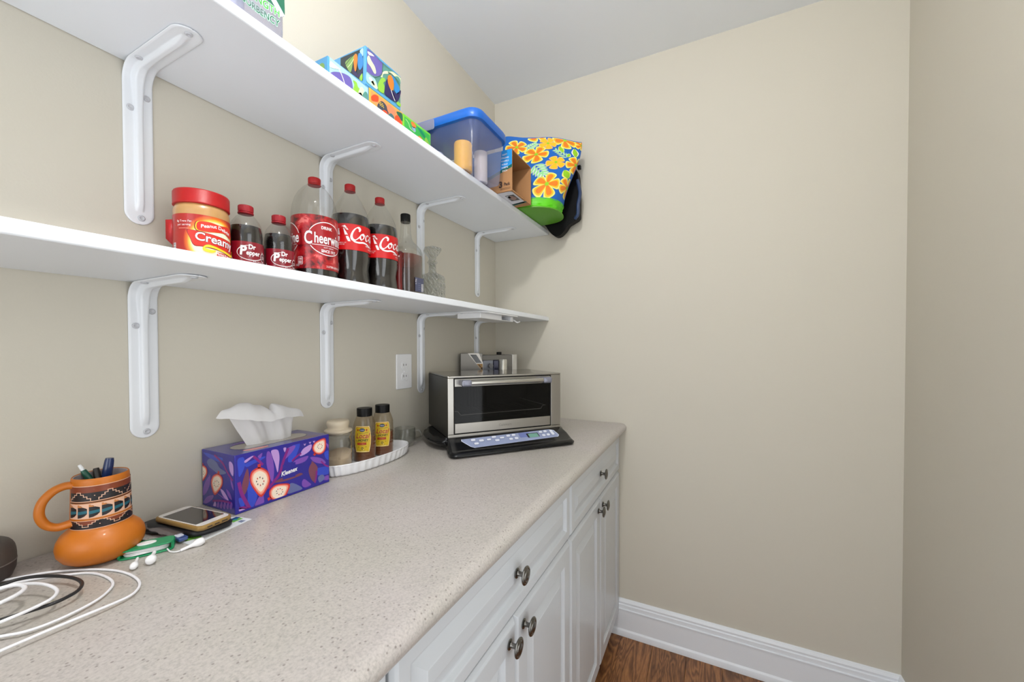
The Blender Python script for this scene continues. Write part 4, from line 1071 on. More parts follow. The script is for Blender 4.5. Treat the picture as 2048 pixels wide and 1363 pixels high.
# base: a rounded rear dish and a sloping front console
bm = NB()
dish = cr([(-.040, .060), (-.046, .11), (-.040, .18), (-.01, .235), (.10, .255), (.31, .255), (.425, .235), (.452, .18), (.457, .11), (.450, .060), (.43, .02), (.38, .012), (.03, .012), (-.02, .02)], 4, True)
loft(bm, [[(x, y, z) for x, y in off(dish, d)] for d, z in ((-.05, .004), (-.03, .006), (-.006, .018), (0, .028), (-.002, .033), (-.012, .036), (-.014, .042))])
obj('base', bm, black_m, t, angle=60)
bm = NB()
def console(y, zl, zu, x0, x1, r=.010):
    return [(x0, y, zl), (x1, y, zl), (x1+.002, y, (zl+zu)/2), (x1-.004, y, zu-.002), (x1-r, y, zu), (x0+r, y, zu), (x0+.004, y, zu-.002), (x0-.002, y, (zl+zu)/2)]
loft(bm, [console(.010, .004, .0450, -.003, .413), console(-.006, .004, .0445, -.005, .415), console(-.030, .003, .0325, -.011, .421), console(-.060, .003, .0175, -.014, .421), console(-.062, .003, .0172, -.014, .421), console(-.076, .003, .0160, -.012, .417), console(-.085, .004, .0130, -.006, .408), console(-.090, .005, .0090, .004, .396)])
obj('console', bm, black_m, t, angle=50)
for x, y in ((.03, .22), (.39, .22), (.02, -.05), (.36, -.05)):
    bm = NB(); lathe(bm, [(.009, 0), (.010, .001), (.010, .006)], 20, c=(x, y, 0)); obj('foot', bm, mblack_m, t)
# control panel on the slope
sl = Vector((0, -.054, -.0270)).normalized(); nn = Vector((0, -.0270, .054)).normalized()
o0 = Vector((0, -.0055, .0451))
cpF = on_plane(o0, (1, 0, 0), sl, nn)
a = Art(); sv = ink('panel_silver', (146, 156, 188), .4, .1); sl2 = ink('panel_line', (214, 220, 236), .3, .3); blu = ink('panel_blue', (112, 124, 178), .3, .3)
outl = [(.038, .012), (.356, .006), (.372, .012), (.378, .030), (.380, .040), (.372, .048), (.090, .056), (.070, .057), (.058, .050), (.036, .020)]
a.poly(outl, sl2, 0); a.poly(sc(outl, .985, .21, .031), sv, 1)
a.rect(.235, .275, .0095, .034, blu, 2, r=.006)
a.rect(.262, .306, .0165, .0385, I['black'], 3, r=.002); a.rect(.268, .303, .0195, .0385, ink('lcd', (120, 168, 152), .25, .4), 4, r=.001)
a.build('control_panel', cpF, t, label='silver blue control panel with small display')
def key(u, v, w_, h_, m):
    ka = Art(); ka.rect(u-w_/2-.0009, u+w_/2+.0009, v-h_/2-.0009, v+h_/2+.0009, ink('key_outline', (84, 92, 128)), 5, r=min(w_, h_)*.4); ka.build('button_outline', cpF, t)
    bm = NB(); R3 = Matrix((Vector((1, 0, 0)), sl, nn)).transposed().to_4x4(); R3.translation = cpF(u, v)[0]
    prism(bm, rrect(-w_/2, w_/2, -h_/2, h_/2, min(w_, h_)*.35), .0002, .0024, M4=R3); return obj('button', bm, m, t, bevel=.0006)
keym = M('button_silver', (226, 230, 240), .28, coat=.3)
for u, v, w_, h_ in ((.074, .022, .015, .009), (.080, .040, .015, .009), (.100, .028, .016, .009), (.126, .027, .014, .007), (.146, .0175, .015, .0085), (.152, .035, .015, .0085), (.172, .025, .015, .007),
                     (.196, .019, .013, .009), (.216, .018, .013, .009), (.200, .036, .013, .009), (.220, .035, .013, .009), (.318, .017, .012, .010), (.336, .016, .012, .010), (.322, .035, .012, .010), (.340, .034, .012, .010), (.359, .0245, .011, .026)):
    key(u, v, w_, h_, keym)
# body: shell with an open front, cavity, frame
bm = NB()
for x0_, x1_, y0_, y1_, z0_, z1_ in ((0, .006, .004, DD, zb, zt-.006), (W-.006, W, .004, DD, zb, zt-.006), (.006, W-.006, DD-.006, DD, zb, zt-.006), (.006, W-.006, .004, DD-.006, zb, zb+.006)): box(bm, x0_, x1_, y0_, y1_, z0_, z1_)
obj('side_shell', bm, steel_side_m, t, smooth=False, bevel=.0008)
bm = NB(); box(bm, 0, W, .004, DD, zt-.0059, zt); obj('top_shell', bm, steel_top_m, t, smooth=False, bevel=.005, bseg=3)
def frame(bm, X0, X1, Z0, Z1_, x0, x1, z0, z1, ya, yb):
    o_ = [(X0, Z0), (X1, Z0), (X1, Z1_), (X0, Z1_)]; i_ = [(x0, z0), (x1, z0), (x1, z1), (x0, z1)]
    for A_, B_ in (((X0, X1), (Z0, z0)), ((X0, X1), (z1, Z1_))): box(bm, A_[0], A_[1], ya, yb, B_[0], B_[1])
    box(bm, X0, x0, ya, yb, z0, z1); box(bm, x1, X1, ya, yb, z0, z1)
dx0, dx1, dz0, dz1 = .020, .372, .0525, .2315
bm = NB(); frame(bm, 0, W, zb, zt, dx0, dx1, dz0, dz1, 0, .005); obj('front_frame', bm, steel_m, t, smooth=False, bevel=.002)
bm = NB()
for v_ in ((.0065, .0075, .02, DD-.008, zb+.008, zt-.008), (W-.0075, W-.0065, .02, DD-.008, zb+.008, zt-.008), (.008, W-.008, DD-.009, DD-.008, zb+.008, zt-.008), (.008, W-.008, .02, DD-.009, zb+.007, zb+.008), (.008, W-.008, .02, DD-.009, zt-.008, zt-.007)): box(bm, *v_)
obj('cavity', bm, M('cavity_metal', (62, 62, 64), .6, 0), t, smooth=False)
# door
dm_ = steel_m
bm = NB(); g = .0030
box(bm, dx0+g, dx1-g, .0002, .010, dz1-.0275, dz1-g); obj('door_top_rail', bm, dm_, t, smooth=False, bevel=.0012)
bm = NB(); box(bm, dx0+g, dx1-g, .0002, .010, dz0+g, dz0+.0345); obj('door_bottom_rail', bm, dm_, t, smooth=False, bevel=.0012)
og = clear_mat('oven_glass', (188, 188, 188), .25, .05, base=.008)
bm = NB(); box(bm, dx0+g, dx1-g, .0020, .0065, dz0+.0347, dz1-.0277); obj('door_glass', bm, og, t, smooth=False)
bm = NB(); frame(bm, dx0+.0002, dx1-.0002, dz0+.0002, dz1-.0002, dx0+g-.0001, dx1-g+.0001, dz0+g-.0001, dz1-g+.0001, .003, .012); obj('door_gasket', bm, mblack_m, t, smooth=False)
bm = NB(); hz_ = dz1-.0145
tube(bm, [(.062, -.027, hz_), (.330, -.027, hz_)], .0078, 20); obj('handle_bar', bm, M('handle_steel', (196, 194, 188), .2, 1), t)
for x, s_ in ((.052, 1), (.340, -1)):
    bm = NB(); loft(bm, [[(x+dx_, y, hz_+z) for dx_, z in rrect(-.016*q, .016*q, -.010*q2, .010*q2, .005*q2, 4)] for y, q, q2 in ((-.001, .8, .9), (-.018, .9, 1), (-.030, 1, 1.1), (-.036, .95, .9), (-.038, .7, .5))])
    obj('handle_end', bm, M('handle_grey', (136, 138, 152), .3, .5), t, angle=50)
bm = NB(); zr = zb+.068
rp_ = [(.030, .026, zr+.012), (.040, .026, zr+.010), (.050, .026, zr-.002), (.20, .026, zr-.001), (.345, .026, zr), (.352, .026, zr+.010), (.362, .026, zr+.012)]
tube(bm, rp_, .0013, 8); tube(bm, [(.030, .022, zr+.012), (.030, .24, zr+.012)], .0013, 8); tube(bm, [(.362, .022, zr+.012), (.362, .24, zr+.012)], .0013, 8)
obj('wire_rack', bm, M('rack_wire', (225, 222, 214), .4, .1), t)
bm = NB()
for k in range(12): tube(bm, [(.060+.026*k, .028, zr), (.060+.026*k, .24, zr)], .0010, 6)
obj('rack_bars', bm, M('rack_bar_dark', (70, 68, 66), .5, .3), t)
bm = NB()
for k in range(7): tube(bm, [(.150+k*.012, DD-.016, zb+.05), (.150+k*.012, DD-.016, zt-.02)], .0032, 8)
obj('reflection_bars', bm, M('reflection_dark', (24, 24, 24), .4), t)  # dark bars modelled in place of a reflection in the door glass
bm = NB()
for yy in (.09, .18): tube(bm, [(.02, yy, zt-.022), (W-.02, yy, zt-.022)], .004, 10)
obj('heating_element', bm, M('element', (70, 68, 66), .5, .5), t)
a = Art(); a.text('Cuisinart', .196, .0680, .0075, M('engraved', (138, 135, 128), .4, .8), 1, space=1.15); a.build('engraved_name', on_plane((0, .0001, 0), (1, 0, 0), (0, 0, 1), (0, -1, 0)), t)

# coffee machine behind the oven
t = thing('coffee_machine', 'brushed steel coffee machine in the corner behind the toaster oven', 'coffee machine', (.023, -.345, ZC+.0004), D(42))
cm = M('machine_steel', (136, 133, 128), .4, .8)
bm = NB(); box(bm, 0, .094, 0, .018, 0, .304); box(bm, .02, .094, .018, .05, 0, .304); obj('side_tower', bm, cm, t, smooth=False, bevel=.002)
bm = NB(); box(bm, .094, .232, .020, .085, .06, .296); obj('housing', bm, M('machine_grey', (122, 119, 113), .45, .5), t, smooth=False, bevel=.003)
bm = NB(); lathe(bm, [(.0278, 0), (.028, .001), (.028, .296), (.0272, .2965), (.0003, .2965)], 48, c=(.232, .050, 0)); obj('round_column', bm, M('column_steel', (220, 220, 218), .3, .6), t, angle=50)
bm = NB(); lathe(bm, [(.0198, .08), (.020, .081), (.020, .276), (.019, .277), (.0003, .277)], 40, c=(.185, .012, 0)); obj('brew_cylinder', bm, M('cylinder_steel', (215, 214, 208), .25, .7), t, angle=50)
bm = NB(); box(bm, .096, .150, .004, .020, .06, .273); obj('front_panel', bm, M('panel_grey2', (118, 120, 126), .35, .6), t, smooth=False, bevel=.002)
bm = NB(); box(bm, .140, .166, .0, .020, .14, .274); obj('spout_block', bm, M('spout_navy', (44, 44, 66), .2, .3), t, bevel=.004)
bm = NB(); lathe(bm, [(.009, 0), (.0115, .001), (.0115, .010), (.0105, .0115), (.0003, .012)], 28, c=(.178, .05, .296)); obj('top_knob', bm, mblack_m, t)
bm = NB(); lathe(bm, [(.0095, 0), (.0095, .018)], 24, M4=Matrix.Translation((.128, .004, .250)) @ Matrix.Rotation(PI/2, 4, 'X')); obj('dial', bm, M('dial_grey', (120, 120, 124), .45, .3), t)
a = Art(); bd = M('bezel', (188, 184, 178), .35, .8)
a.poly([(.030, .3035), (.078, .3035), (.096, .262), (.096, .222)], bd, 1); a.poly([(.040, .298), (.066, .298), (.090, .262), (.066, .262)], ink('window_dark', (34, 36, 30), .15, .5), 2)
a.poly([(.068, .258), (.0935, .258), (.0935, .226)], ink('coffee_gold', (176, 132, 62), .4), 2); a.blob([(.076, .256), (.084, .250), (.086, .243), (.080, .248)], ink('coffee_dark', (58, 40, 26), .4), 3); a.blob([(.086, .240), (.093, .244), (.093, .232)], ink('coffee_dark', (58, 40, 26), .4), 3)
a.build('slanted_window', on_plane((0, -.0003, 0), (1, 0, 0), (0, 0, 1), (0, -1, 0)), t)

# ------------------------------------------------------------------ worktop: printed tissue box
t = thing('tissue_box', 'blue-purple leaf and fruit patterned tissue box with white tissue pulled out', 'tissue box', (.0625, -1.174, ZC+.0004), 0)
bx, by, bh = .119, .2150, .1175
base_b = ink('box_cobalt', (36, 30, 146), .22, .5)
bm = NB(); box(bm, -bx/2, bx/2, -by/2, by/2, 0, bh); obj('carton', bm, base_b, t, smooth=False, bevel=.0014)
q_ = lambda n, c: ink('leafbox_'+n, c, .24, .45)
cobalt, violet, lilac, magenta, brown, rose, coral, creamc, slate, red2 = q_('blue', (44, 70, 196)), q_('violet', (124, 74, 178)), q_('lilac', (190, 150, 218)), q_('magenta', (128, 24, 128)), q_('brown', (120, 62, 84)), q_('rose', (236, 120, 110)), q_('coral', (250, 168, 140)), q_('cream', (250, 232, 212)), q_('slate', (98, 108, 160)), q_('red', (206, 48, 40))
def fruit(a, m, cx, cy, r, rot, k=1.0, sq_=.72):
    """half fruit: red rind, pink edge, cream flesh and dark seeds; pointed at rot"""
    def sh(s_): 
        P = [(1.30, 0), (.75, .50), (.1, .78), (-.55, .66), (-.88, .2), (-.88, -.2), (-.55, -.66), (.1, -.78), (.75, -.50)]
        return [m((cx+s_*r*(x*math.cos(rot)-y*sq_*math.sin(rot)), cy+s_*r*(x*math.sin(rot)+y*sq_*math.cos(rot))*k)) for x, y in P]
    stx, sty = cx-math.cos(rot)*r*.95, cy-math.sin(rot)*r*.95*k
    a.stroke([m((stx, sty)), m((cx-math.cos(rot)*r*1.35, cy-math.sin(rot)*r*1.3*k))], .0062, red2, 5, smooth=0)
    a.blob(sh(1.12), red2, 5); a.blob(sh(.98), rose, 6); a.blob(sh(.90), coral, 7); a.blob(sh(.78), creamc, 8)
    for i in range(8):
        an = 2*PI*i/8; x, y = .33*math.cos(an)+.08, .30*math.sin(an)
        p = (cx+r*(x*math.cos(rot)-y*math.sin(rot)), cy+r*(x*math.sin(rot)+y*math.cos(rot))*k)
        q = (p[0]+r*.13*math.cos(rot), p[1]+r*.13*math.sin(rot)*k)
        a.stroke([m(p), m(q)], .0019, q_('seed', (96, 80, 84)) if i % 3 else red2, 9, smooth=0)
fm = homog([(237, 636), (1293, 378), (1298, 925), (238, 1302)], [(0, bh), (by, bh), (by, 0), (0, 0)])
a = Art(); B = lambda pts, k, l: a.blob([fm(p) for p in pts], k, l); L_ = lambda pts, w_, k, l: a.stroke([fm(p) for p in pts], w_, k, l)
B([(270, 680), (330, 650), (350, 720), (330, 800), (285, 870), (275, 800)], cobalt, 1); B([(370, 940), (410, 880), (440, 960), (480, 1060), (470, 1130), (430, 1210), (380, 1180), (375, 1060)], cobalt, 1)
B([(275, 1120), (310, 1110), (340, 1180), (300, 1210)], cobalt, 1); B([(830, 640), (870, 520), (960, 490), (930, 600), (880, 690), (830, 700)], cobalt, 1)
B([(350, 730), (420, 690), (560, 640), (560, 660), (450, 720), (370, 760)], cobalt, 1); B([(1120, 790), (1200, 760), (1290, 750), (1290, 830), (1180, 850), (1110, 830)], cobalt, 1); B([(1240, 590), (1290, 570), (1290, 670), (1250, 650)], cobalt, 1)
B([(345, 690), (420, 640), (440, 640), (360, 710)], lilac, 2); B([(490, 640), (540, 600), (520, 660)], violet, 2)
B([(315, 960), (340, 860), (375, 775), (392, 860), (385, 960), (345, 1065), (320, 1040)], brown, 2)
B([(590, 600), (620, 585), (650, 650), (668, 760), (665, 860), (648, 930), (615, 850), (585, 720)], violet, 2)
B([(640, 575), (710, 565), (730, 640), (722, 740), (708, 818), (680, 720), (655, 650)], lilac, 2)
B([(775, 545), (806, 540), (790, 590)], lilac, 2); B([(830, 540), (910, 515), (870, 590), (785, 675), (800, 610)], violet, 2)
B([(960, 630), (990, 560), (1040, 520), (1092, 500), (1080, 560), (1020, 610)], lilac, 3); B([(880, 720), (910, 680), (980, 650), (1055, 630), (1020, 690), (930, 725)], violet, 2)
B([(1080, 645), (1160, 645), (1220, 665), (1255, 710), (1180, 715), (1110, 690)], violet, 3); B([(1255, 480), (1285, 500), (1290, 545), (1270, 520)], violet, 2)
B([(1065, 760), (1090, 710), (1100, 690), (1160, 760), (1140, 860), (1130, 930), (1090, 900), (1060, 820)], brown, 2)
B([(1180, 930), (1165, 880), (1200, 845), (1230, 850), (1240, 890), (1200, 925)], slate, 3); B([(1235, 870), (1285, 850), (1285, 900), (1230, 905)], violet, 2)
B([(985, 920), (1010, 895), (1060, 930), (1085, 960), (1020, 990), (985, 970)], violet, 3); B([(820, 1000), (860, 940), (940, 965), (985, 1005), (900, 1040), (820, 1060)], slate, 2)
B([(455, 1195), (490, 1110), (540, 1055), (555, 1130), (545, 1165)], violet, 3); B([(285, 1220), (340, 1225), (380, 1240), (285, 1258)], lilac, 3)
B([(670, 935), (760, 880), (900, 850), (960, 825), (990, 840), (900, 880), (780, 920)], brown, 3)
L_([(600, 1000), (660, 930), (730, 830), (770, 700), (800, 620), (830, 545)], .0060, magenta, 3); L_([(280, 930), (310, 1060), (370, 1180), (400, 1230)], .0065, magenta, 3); L_([(440, 640), (490, 680), (545, 735)], .0050, magenta, 3)
L_([(870, 690), (920, 640), (975, 600)], .0042, magenta, 4); L_([(280, 1225), (330, 1215), (390, 1240)], .0045, magenta, 3); L_([(1130, 940), (1145, 860), (1150, 800)], .0045, magenta, 3); L_([(1200, 690), (1250, 735), (1290, 750)], .0035, magenta, 4)
fruit(a, fm, 512, 900, 135, 1.52, 1.0, .95); fruit(a, fm, 715, 1045, 108, -.62, 1.0, .95); fruit(a, fm, 1180, 530, 84, -1.0, 1.0, 1.0)
a.poly([fm(p) for p in [(765, 735), (908, 700), (908, 860), (765, 902)]], base_b, 10)
for p in ((1015, 500), (1075, 478), (1120, 466)): a.poly([fm((p[0]+x, p[1]+y)) for x, y in ((-14, -8), (0, -4), (14, -14), (6, 10), (-4, 14))], lilac, 3)
p0 = fm((745, 850)); p1 = fm((925, 770)); an = math.atan2(p1[1]-p0[1], p1[0]-p0[0])
a.text('Kleenex', (p0[0]+p1[0])/2, (p0[1]+p1[1])/2-.004, .0095, I['white'], 12, bold=.03, shear=.25, sx=.82, rot=an*.6)
a.build('printed_front', on_plane((bx/2, -by/2, 0), (0, 1, 0), (0, 0, 1), (1, 0, 0)), t, clip=(.004, by-.002, .005, bh-.006), lift=.00006, zoff=.0001)
sm = homog([(103, 635), (460, 690), (467, 1310), (108, 1215)], [(0, bh), (bx, bh), (bx, 0), (0, 0)])
a = Art(); B = lambda pts, k, l: a.blob([sm(p) for p in pts], k, l); L_ = lambda pts, w_, k, l: a.stroke([sm(p) for p in pts], w_, k, l)
B([(160, 760), (200, 730), (260, 760), (300, 820), (370, 870), (300, 890), (230, 850), (180, 810)], slate, 2); B([(400, 770), (415, 750), (445, 790), (445, 900), (410, 850)], lilac, 2)
B([(120, 660), (220, 690), (330, 720), (300, 760), (180, 720)], cobalt, 1); B([(115, 1110), (130, 1000), (195, 900), (190, 1000), (150, 1090)], violet, 2); B([(120, 1190), (160, 1130), (230, 1110), (210, 1160), (150, 1200)], violet, 2)
B([(260, 1080), (330, 1120), (400, 1160), (340, 1140)], violet, 2); B([(305, 1040), (350, 1070), (395, 1155), (340, 1120)], lilac, 3); B([(370, 1040), (410, 1080), (430, 1150), (390, 1110)], violet, 2); B([(415, 930), (440, 980), (450, 1050), (425, 1000)], violet, 2)
L_([(240, 690), (330, 770), (380, 860), (440, 950)], .0050, magenta, 2); L_([(220, 1170), (320, 1165), (430, 1185)], .0045, magenta, 2)
for k in range(6): B([(225+k*36, 1225), (245+k*36, 1175), (258+k*36, 1200), (245+k*36, 1250)], lilac if k == 0 else violet, 3)
fruit(a, sm, 268, 975, 92, 1.75, 1.0, .8); fruit(a, sm, 110, 870, 70, 1.6, 1.0, .9)
a.build('printed_side', on_plane((-bx/2, -by/2, 0), (1, 0, 0), (0, 0, 1), (0, -1, 0)), t, clip=(.003, bx-.003, .005, bh-.006), lift=.00006, zoff=.0001)
a = Art(); a.rect(-.028, .028, -.082, .085, q_('slit', (26, 16, 40)), 2, r=.027)
a.rect(-.0265, .0265, -.0805, .0835, M('slot_film', (176, 168, 160), .15, coat=.5), 3, r=.0255)
a.blob([(.030, -.075), (.045, -.07), (.048, -.04), (.036, -.03)], rose, 1); a.blob([(-.05, -.03), (-.035, -.06), (-.04, .04), (-.05, .05)], violet, 1); a.blob([(.032, .02), (.05, .05), (.045, .09), (.03, .06)], brown, 1)
a.build('printed_top', on_plane((0, 0, bh), (1, 0, 0), (0, 1, 0), (0, 0, 1)), t, lift=.00008, clip=(-.056, .056, -.104, .104))
def tissue():
    bm = NB(); nu, nv = 72, 40; V = []
    base = cr([(.058, -1.2205, 1.028), (.068, -1.196, 1.028), (.058, -1.172, 1.028), (.069, -1.148, 1.028), (.060, -1.1235, 1.028)], nu//4)
    mid = cr([(.050, -1.238, 1.066), (.064, -1.206, 1.066), (.056, -1.178, 1.064), (.066, -1.152, 1.064), (.058, -1.118, 1.062)], nu//4)
    ridge = cr([(.052, -1.262, 1.112), (.058, -1.232, 1.1265), (.056, -1.196, 1.116), (.058, -1.160, 1.112), (.060, -1.112, 1.094)], nu//4)
    lip = cr([(.062, -1.284, 1.1010), (.086, -1.240, 1.0930), (.096, -1.196, 1.0830), (.092, -1.156, 1.0850), (.068, -1.094, 1.0760)], nu//4)
    for i in range(nu+1):   # a notch in the ridge where the sheet folds back
        u = i/nu; g = math.exp(-((u-.62)/.045)**2); x, y, z = ridge[i]; ridge[i] = (x+.006*g, y, z-.016*g)
        g2 = math.exp(-((u-.72)/.08)**2); x, y, z = ridge[i]; ridge[i] = (x, y, z+.004*g2)
    def mixp(a_, b_, t_): return tuple(p*(1-t_)+q*t_ for p, q in zip(a_, b_))
    for j in range(nv+1):
        v = j/nv; row = []
        for i in range(nu+1):
            u = i/nu
            if v < .36: p = mixp(base[i], mid[i], v/.36)
            elif v < .72: p = mixp(mid[i], ridge[i], (v-.36)/.36)
            else:
                t_ = (v-.72)/.28; p = mixp(ridge[i], lip[i], t_); p = (p[0]+.004*math.sin(PI*t_), p[1], p[2]+.008*math.sin(PI*t_))
            w_ = .0016*math.sin(u*34+v*2)*min(1, v*4)*(1-.5*v)
            row.append(bm.verts.new((p[0]+w_, p[1], p[2]+.0006*math.sin(u*40+v*9))))
        V.append(row)
    for a_, b_ in zip(V, V[1:]):
        for i in range(nu): bm.faces.new((a_[i], a_[i+1], b_[i+1], b_[i]))
    return bm
pm = M('tissue_sheet', (244, 244, 246), .95, spec=.1)
tr = nd(pm, 'ShaderNodeBsdfTranslucent'); tr.inputs[0].default_value = (.85, .85, .86, 1); mxs = nd(pm, 'ShaderNodeMixShader'); mxs.inputs['Fac'].default_value = .35
lk(pm, bsdf(pm).outputs[0], mxs.inputs[1]); lk(pm, tr.outputs[0], mxs.inputs[2]); lk(pm, mxs.outputs[0], pm.node_tree.nodes['Material Output'].inputs['Surface'])
o = obj('tissue', tissue(), pm, t, world=True, angle=180)

# ------------------------------------------------------------------ orange mug with pens
t = thing('pottery_mug', 'orange southwestern pottery mug with wide squashed base and patterned band', 'mug', (.098, -1.4635, ZC+.0003))
om = M('orange_clay', (194, 108, 16), .45, coat=.08)
bm = NB(); lathe(bm, [(.0003, 0), (.022, 0), (.034, .003), (.0435, .010), (.0490, .019), (.0505, .029), (.0490, .038), (.0450, .046), (.0395, .0515), (.0360, .0545), (.0347, .0575), (.0343, .063), (.0336, .090), (.0328, .118), (.0326, .128), (.0322, .1315), (.0310, .1332), (.0300, .1320), (.0295, .128), (.0300, .075), (.0295, .068), (.0003, .066)], 80, cap=False)
obj('mug_body', bm, om, t, angle=50)
bm = NB(); lathe(bm, [(.0303, .1322), (.0293, .1318), (.0290, .128), (.0294, .075), (.0288, .069), (.0003, .067)], 64, cap=False); obj('glazed_lining', bm, M('lilac_glaze', (176, 164, 166), .35, coat=.2), t, angle=60)
def handle_ear():
    bm = NB(); az = D(-95); ca, sa = math.cos(az), math.sin(az)
    P = cr([(.0290, .1225), (.0390, .1240), (.0510, .1190), (.0610, .1060), (.0635, .0890), (.0580, .0735), (.0470, .0655), (.0330, .0660)], 7)
    rings = []
    for i, (r, z) in enumerate(P):
        a_, b_ = P[max(0, i-1)], P[min(len(P)-1, i+1)]; tx, tz = b_[0]-a_[0], b_[1]-a_[1]; l = math.hypot(tx, tz); tx /= l; tz /= l
        e = i/(len(P)-1); wd = .0066+.003*abs(2*e-1)**3; hh = .0056
        row = []
        for k in range(14):
            q = 2*PI*k/14; n1 = math.cos(q)*hh; n2 = math.sin(q)*wd
            rr, zz = r-tz*n1, z+tx*n1
            row.append((rr*ca-n2*sa, rr*sa+n2*ca, zz))
        rings.append(row)
    loft(bm, rings); return bm
obj('handle', handle_ear(), om, t, angle=80)
mR = lambda v: .0343-(v-.063)*.0262 if v > .063 else .0344
a = Art(du=.003); F0 = on_cyl(mR, 0)
def mugF(u, v):
    r = mR(v); az = D(-88)+u; return (r*math.cos(az), r*math.sin(az), v), (math.cos(az), math.sin(az), .03)
a = Art(du=.08); pk_, bk, rb, tl = ink('mug_pink', (222, 178, 152), .45), ink('mug_black', (22, 16, 20), .45), ink('mug_rust', (122, 52, 20), .45), ink('mug_teal', (24, 96, 112), .45)
U1 = 3.9
a.rect(0, U1, .0965, .1215, bk, 1); a.rect(0, U1, .1105, .1215, rb, 2); a.rect(0, U1, .1213, .1223, pk_, 3); a.rect(0, U1, .0962, .0970, pk_, 3); a.rect(0, U1, .0945, .0955, bk, 3)
k = 0; x_ = .10
while x_ < U1-.6:   # stepped mountains of the upper band
    P = [(0, .0985), (0, .1015), (.08, .1015), (.08, .1050), (.17, .1050), (.17, .1085), (.27, .1085), (.27, .1120), (.42, .1120), (.42, .1085), (.52, .1085), (.52, .1050), (.62, .1050), (.62, .1015), (.72, .1015), (.72, .0985)]
    a.poly([(x_+u, v) for u, v in P], bk, 3); a.stroke([(x_+u, v) for u, v in P], .0011, pk_, 4, smooth=0)
    a.ell(x_+.86, .1065, .018, .0008, pk_, 5, n=8); x_ += 1.0
a.rect(0, U1, .0690, .0935, pk_, 1)
x_ = .03
while x_ < U1-.1:   # feather blades of the middle band
    w_ = .36
    a.poly([(x_, .0705), (x_+w_*.35, .0712), (x_+w_*.7, .0735), (x_+w_*.93, .0770), (x_+w_*.93, .0855), (x_+w_*.72, .0855), (x_+w_*.72, .0868), (x_+w_*.5, .0868), (x_+w_*.5, .0882), (x_, .0882)], bk, 2)
    a.poly([(x_, .0760), (x_+w_*.93, .0785), (x_+w_*.93, .0830), (x_, .0815)], tl, 3)
    a.poly([(x_, .0882), (x_+w_*.45, .0882), (x_+w_*.45, .0892), (x_+w_*.30, .0892), (x_+w_*.30, .0903), (x_+w_*.17, .0903), (x_+w_*.17, .0918), (x_, .0918)], ink('mug_tan', (196, 124, 66), .45), 3)
    x_ += .40
a.rect(0, U1, .0405, .0610, bk, 0)
# lower band
a.rect(0, U1, .0600+.001, .0655, rb, 1)
for q in (0,): pass
a.bm.clear(); a.mats.clear()
def bands():
    a.rect(0, U1, .1005, .1225, bk, 1); a.rect(0, U1, .1130, .1225, rb, 2); a.rect(0, U1, .1222, .1232, pk_, 3); a.rect(0, U1, .0996, .1005, pk_, 3); a.rect(0, U1, .0978, .0989, bk, 3)
    x_ = .10
    while x_ < U1-.6:
        P = [(0, .1018), (0, .1045), (.09, .1045), (.09, .1075), (.19, .1075), (.19, .1105), (.29, .1105), (.29, .1138), (.45, .1138), (.45, .1105), (.56, .1105), (.56, .1075), (.68, .1075), (.68, .1045), (.80, .1045), (.80, .1018)]
        a.poly([(x_+u, v) for u, v in P], bk, 3); a.stroke([(x_+u, v) for u, v in P], .0010, pk_, 4, smooth=0)
        a.ell(x_+.93, .1085, .022, .0007, pk_, 5, n=8); x_ += 1.06
    a.rect(0, U1, .0745, .0968, pk_, 1)
    x_ = .03; tn = ink('mug_tan', (196, 124, 66), .45)
    while x_ < U1-.1:
        w_ = .37
        a.poly([(x_, .0758), (x_+w_*.35, .0764), (x_+w_*.7, .0786), (x_+w_*.93, .0818), (x_+w_*.93, .0893), (x_+w_*.74, .0893), (x_+w_*.74, .0906), (x_+w_*.52, .0906), (x_+w_*.52, .0918), (x_, .0918)], bk, 2)
        a.poly([(x_, .0808), (x_+w_*.93, .0828), (x_+w_*.93, .0868), (x_, .0856)], tl, 3)
        a.poly([(x_, .0918), (x_+w_*.45, .0918), (x_+w_*.45, .0930), (x_+w_*.30, .0930), (x_+w_*.30, .0942), (x_+w_*.17, .0942), (x_+w_*.17, .0955), (x_, .0955)], tn, 3)
        x_ += .405
    a.rect(0, U1, .0590, .0712, bk, 1); a.rect(0, U1, .0710, .0718, pk_, 4); a.rect(0, U1, .0584, .0592, pk_, 4)
    x_ = .0
    while x_ < U1-.9:
        a.poly([(x_+.35, .0710), (x_+.40, .0688), (x_+.50, .0688), (x_+.50, .0668), (x_+.62, .0668), (x_+.62, .0648), (x_+.82, .0648), (x_+.82, .0668), (x_+.94, .0668), (x_+.94, .0688), (x_+1.04, .0688), (x_+1.10, .0710)], rb, 2)
        a.stroke([(x_+.30, .0708), (x_+.40, .0708), (x_+.40, .0685), (x_+.50, .0685), (x_+.50, .0662), (x_+.62, .0662), (x_+.62, .0625), (x_+.82, .0625), (x_+.82, .0662), (x_+.94, .0662), (x_+.94, .0685), (x_+1.04, .0685), (x_+1.04, .0708), (x_+1.14, .0708)], .0009, pk_, 4, smooth=0)
        a.ell(x_+.18, .0650, .022, .0007, pk_, 5, n=8); x_ += 1.0
bands()
a.build('patterned_band', mugF, t, lift=.00014, zoff=.0003)
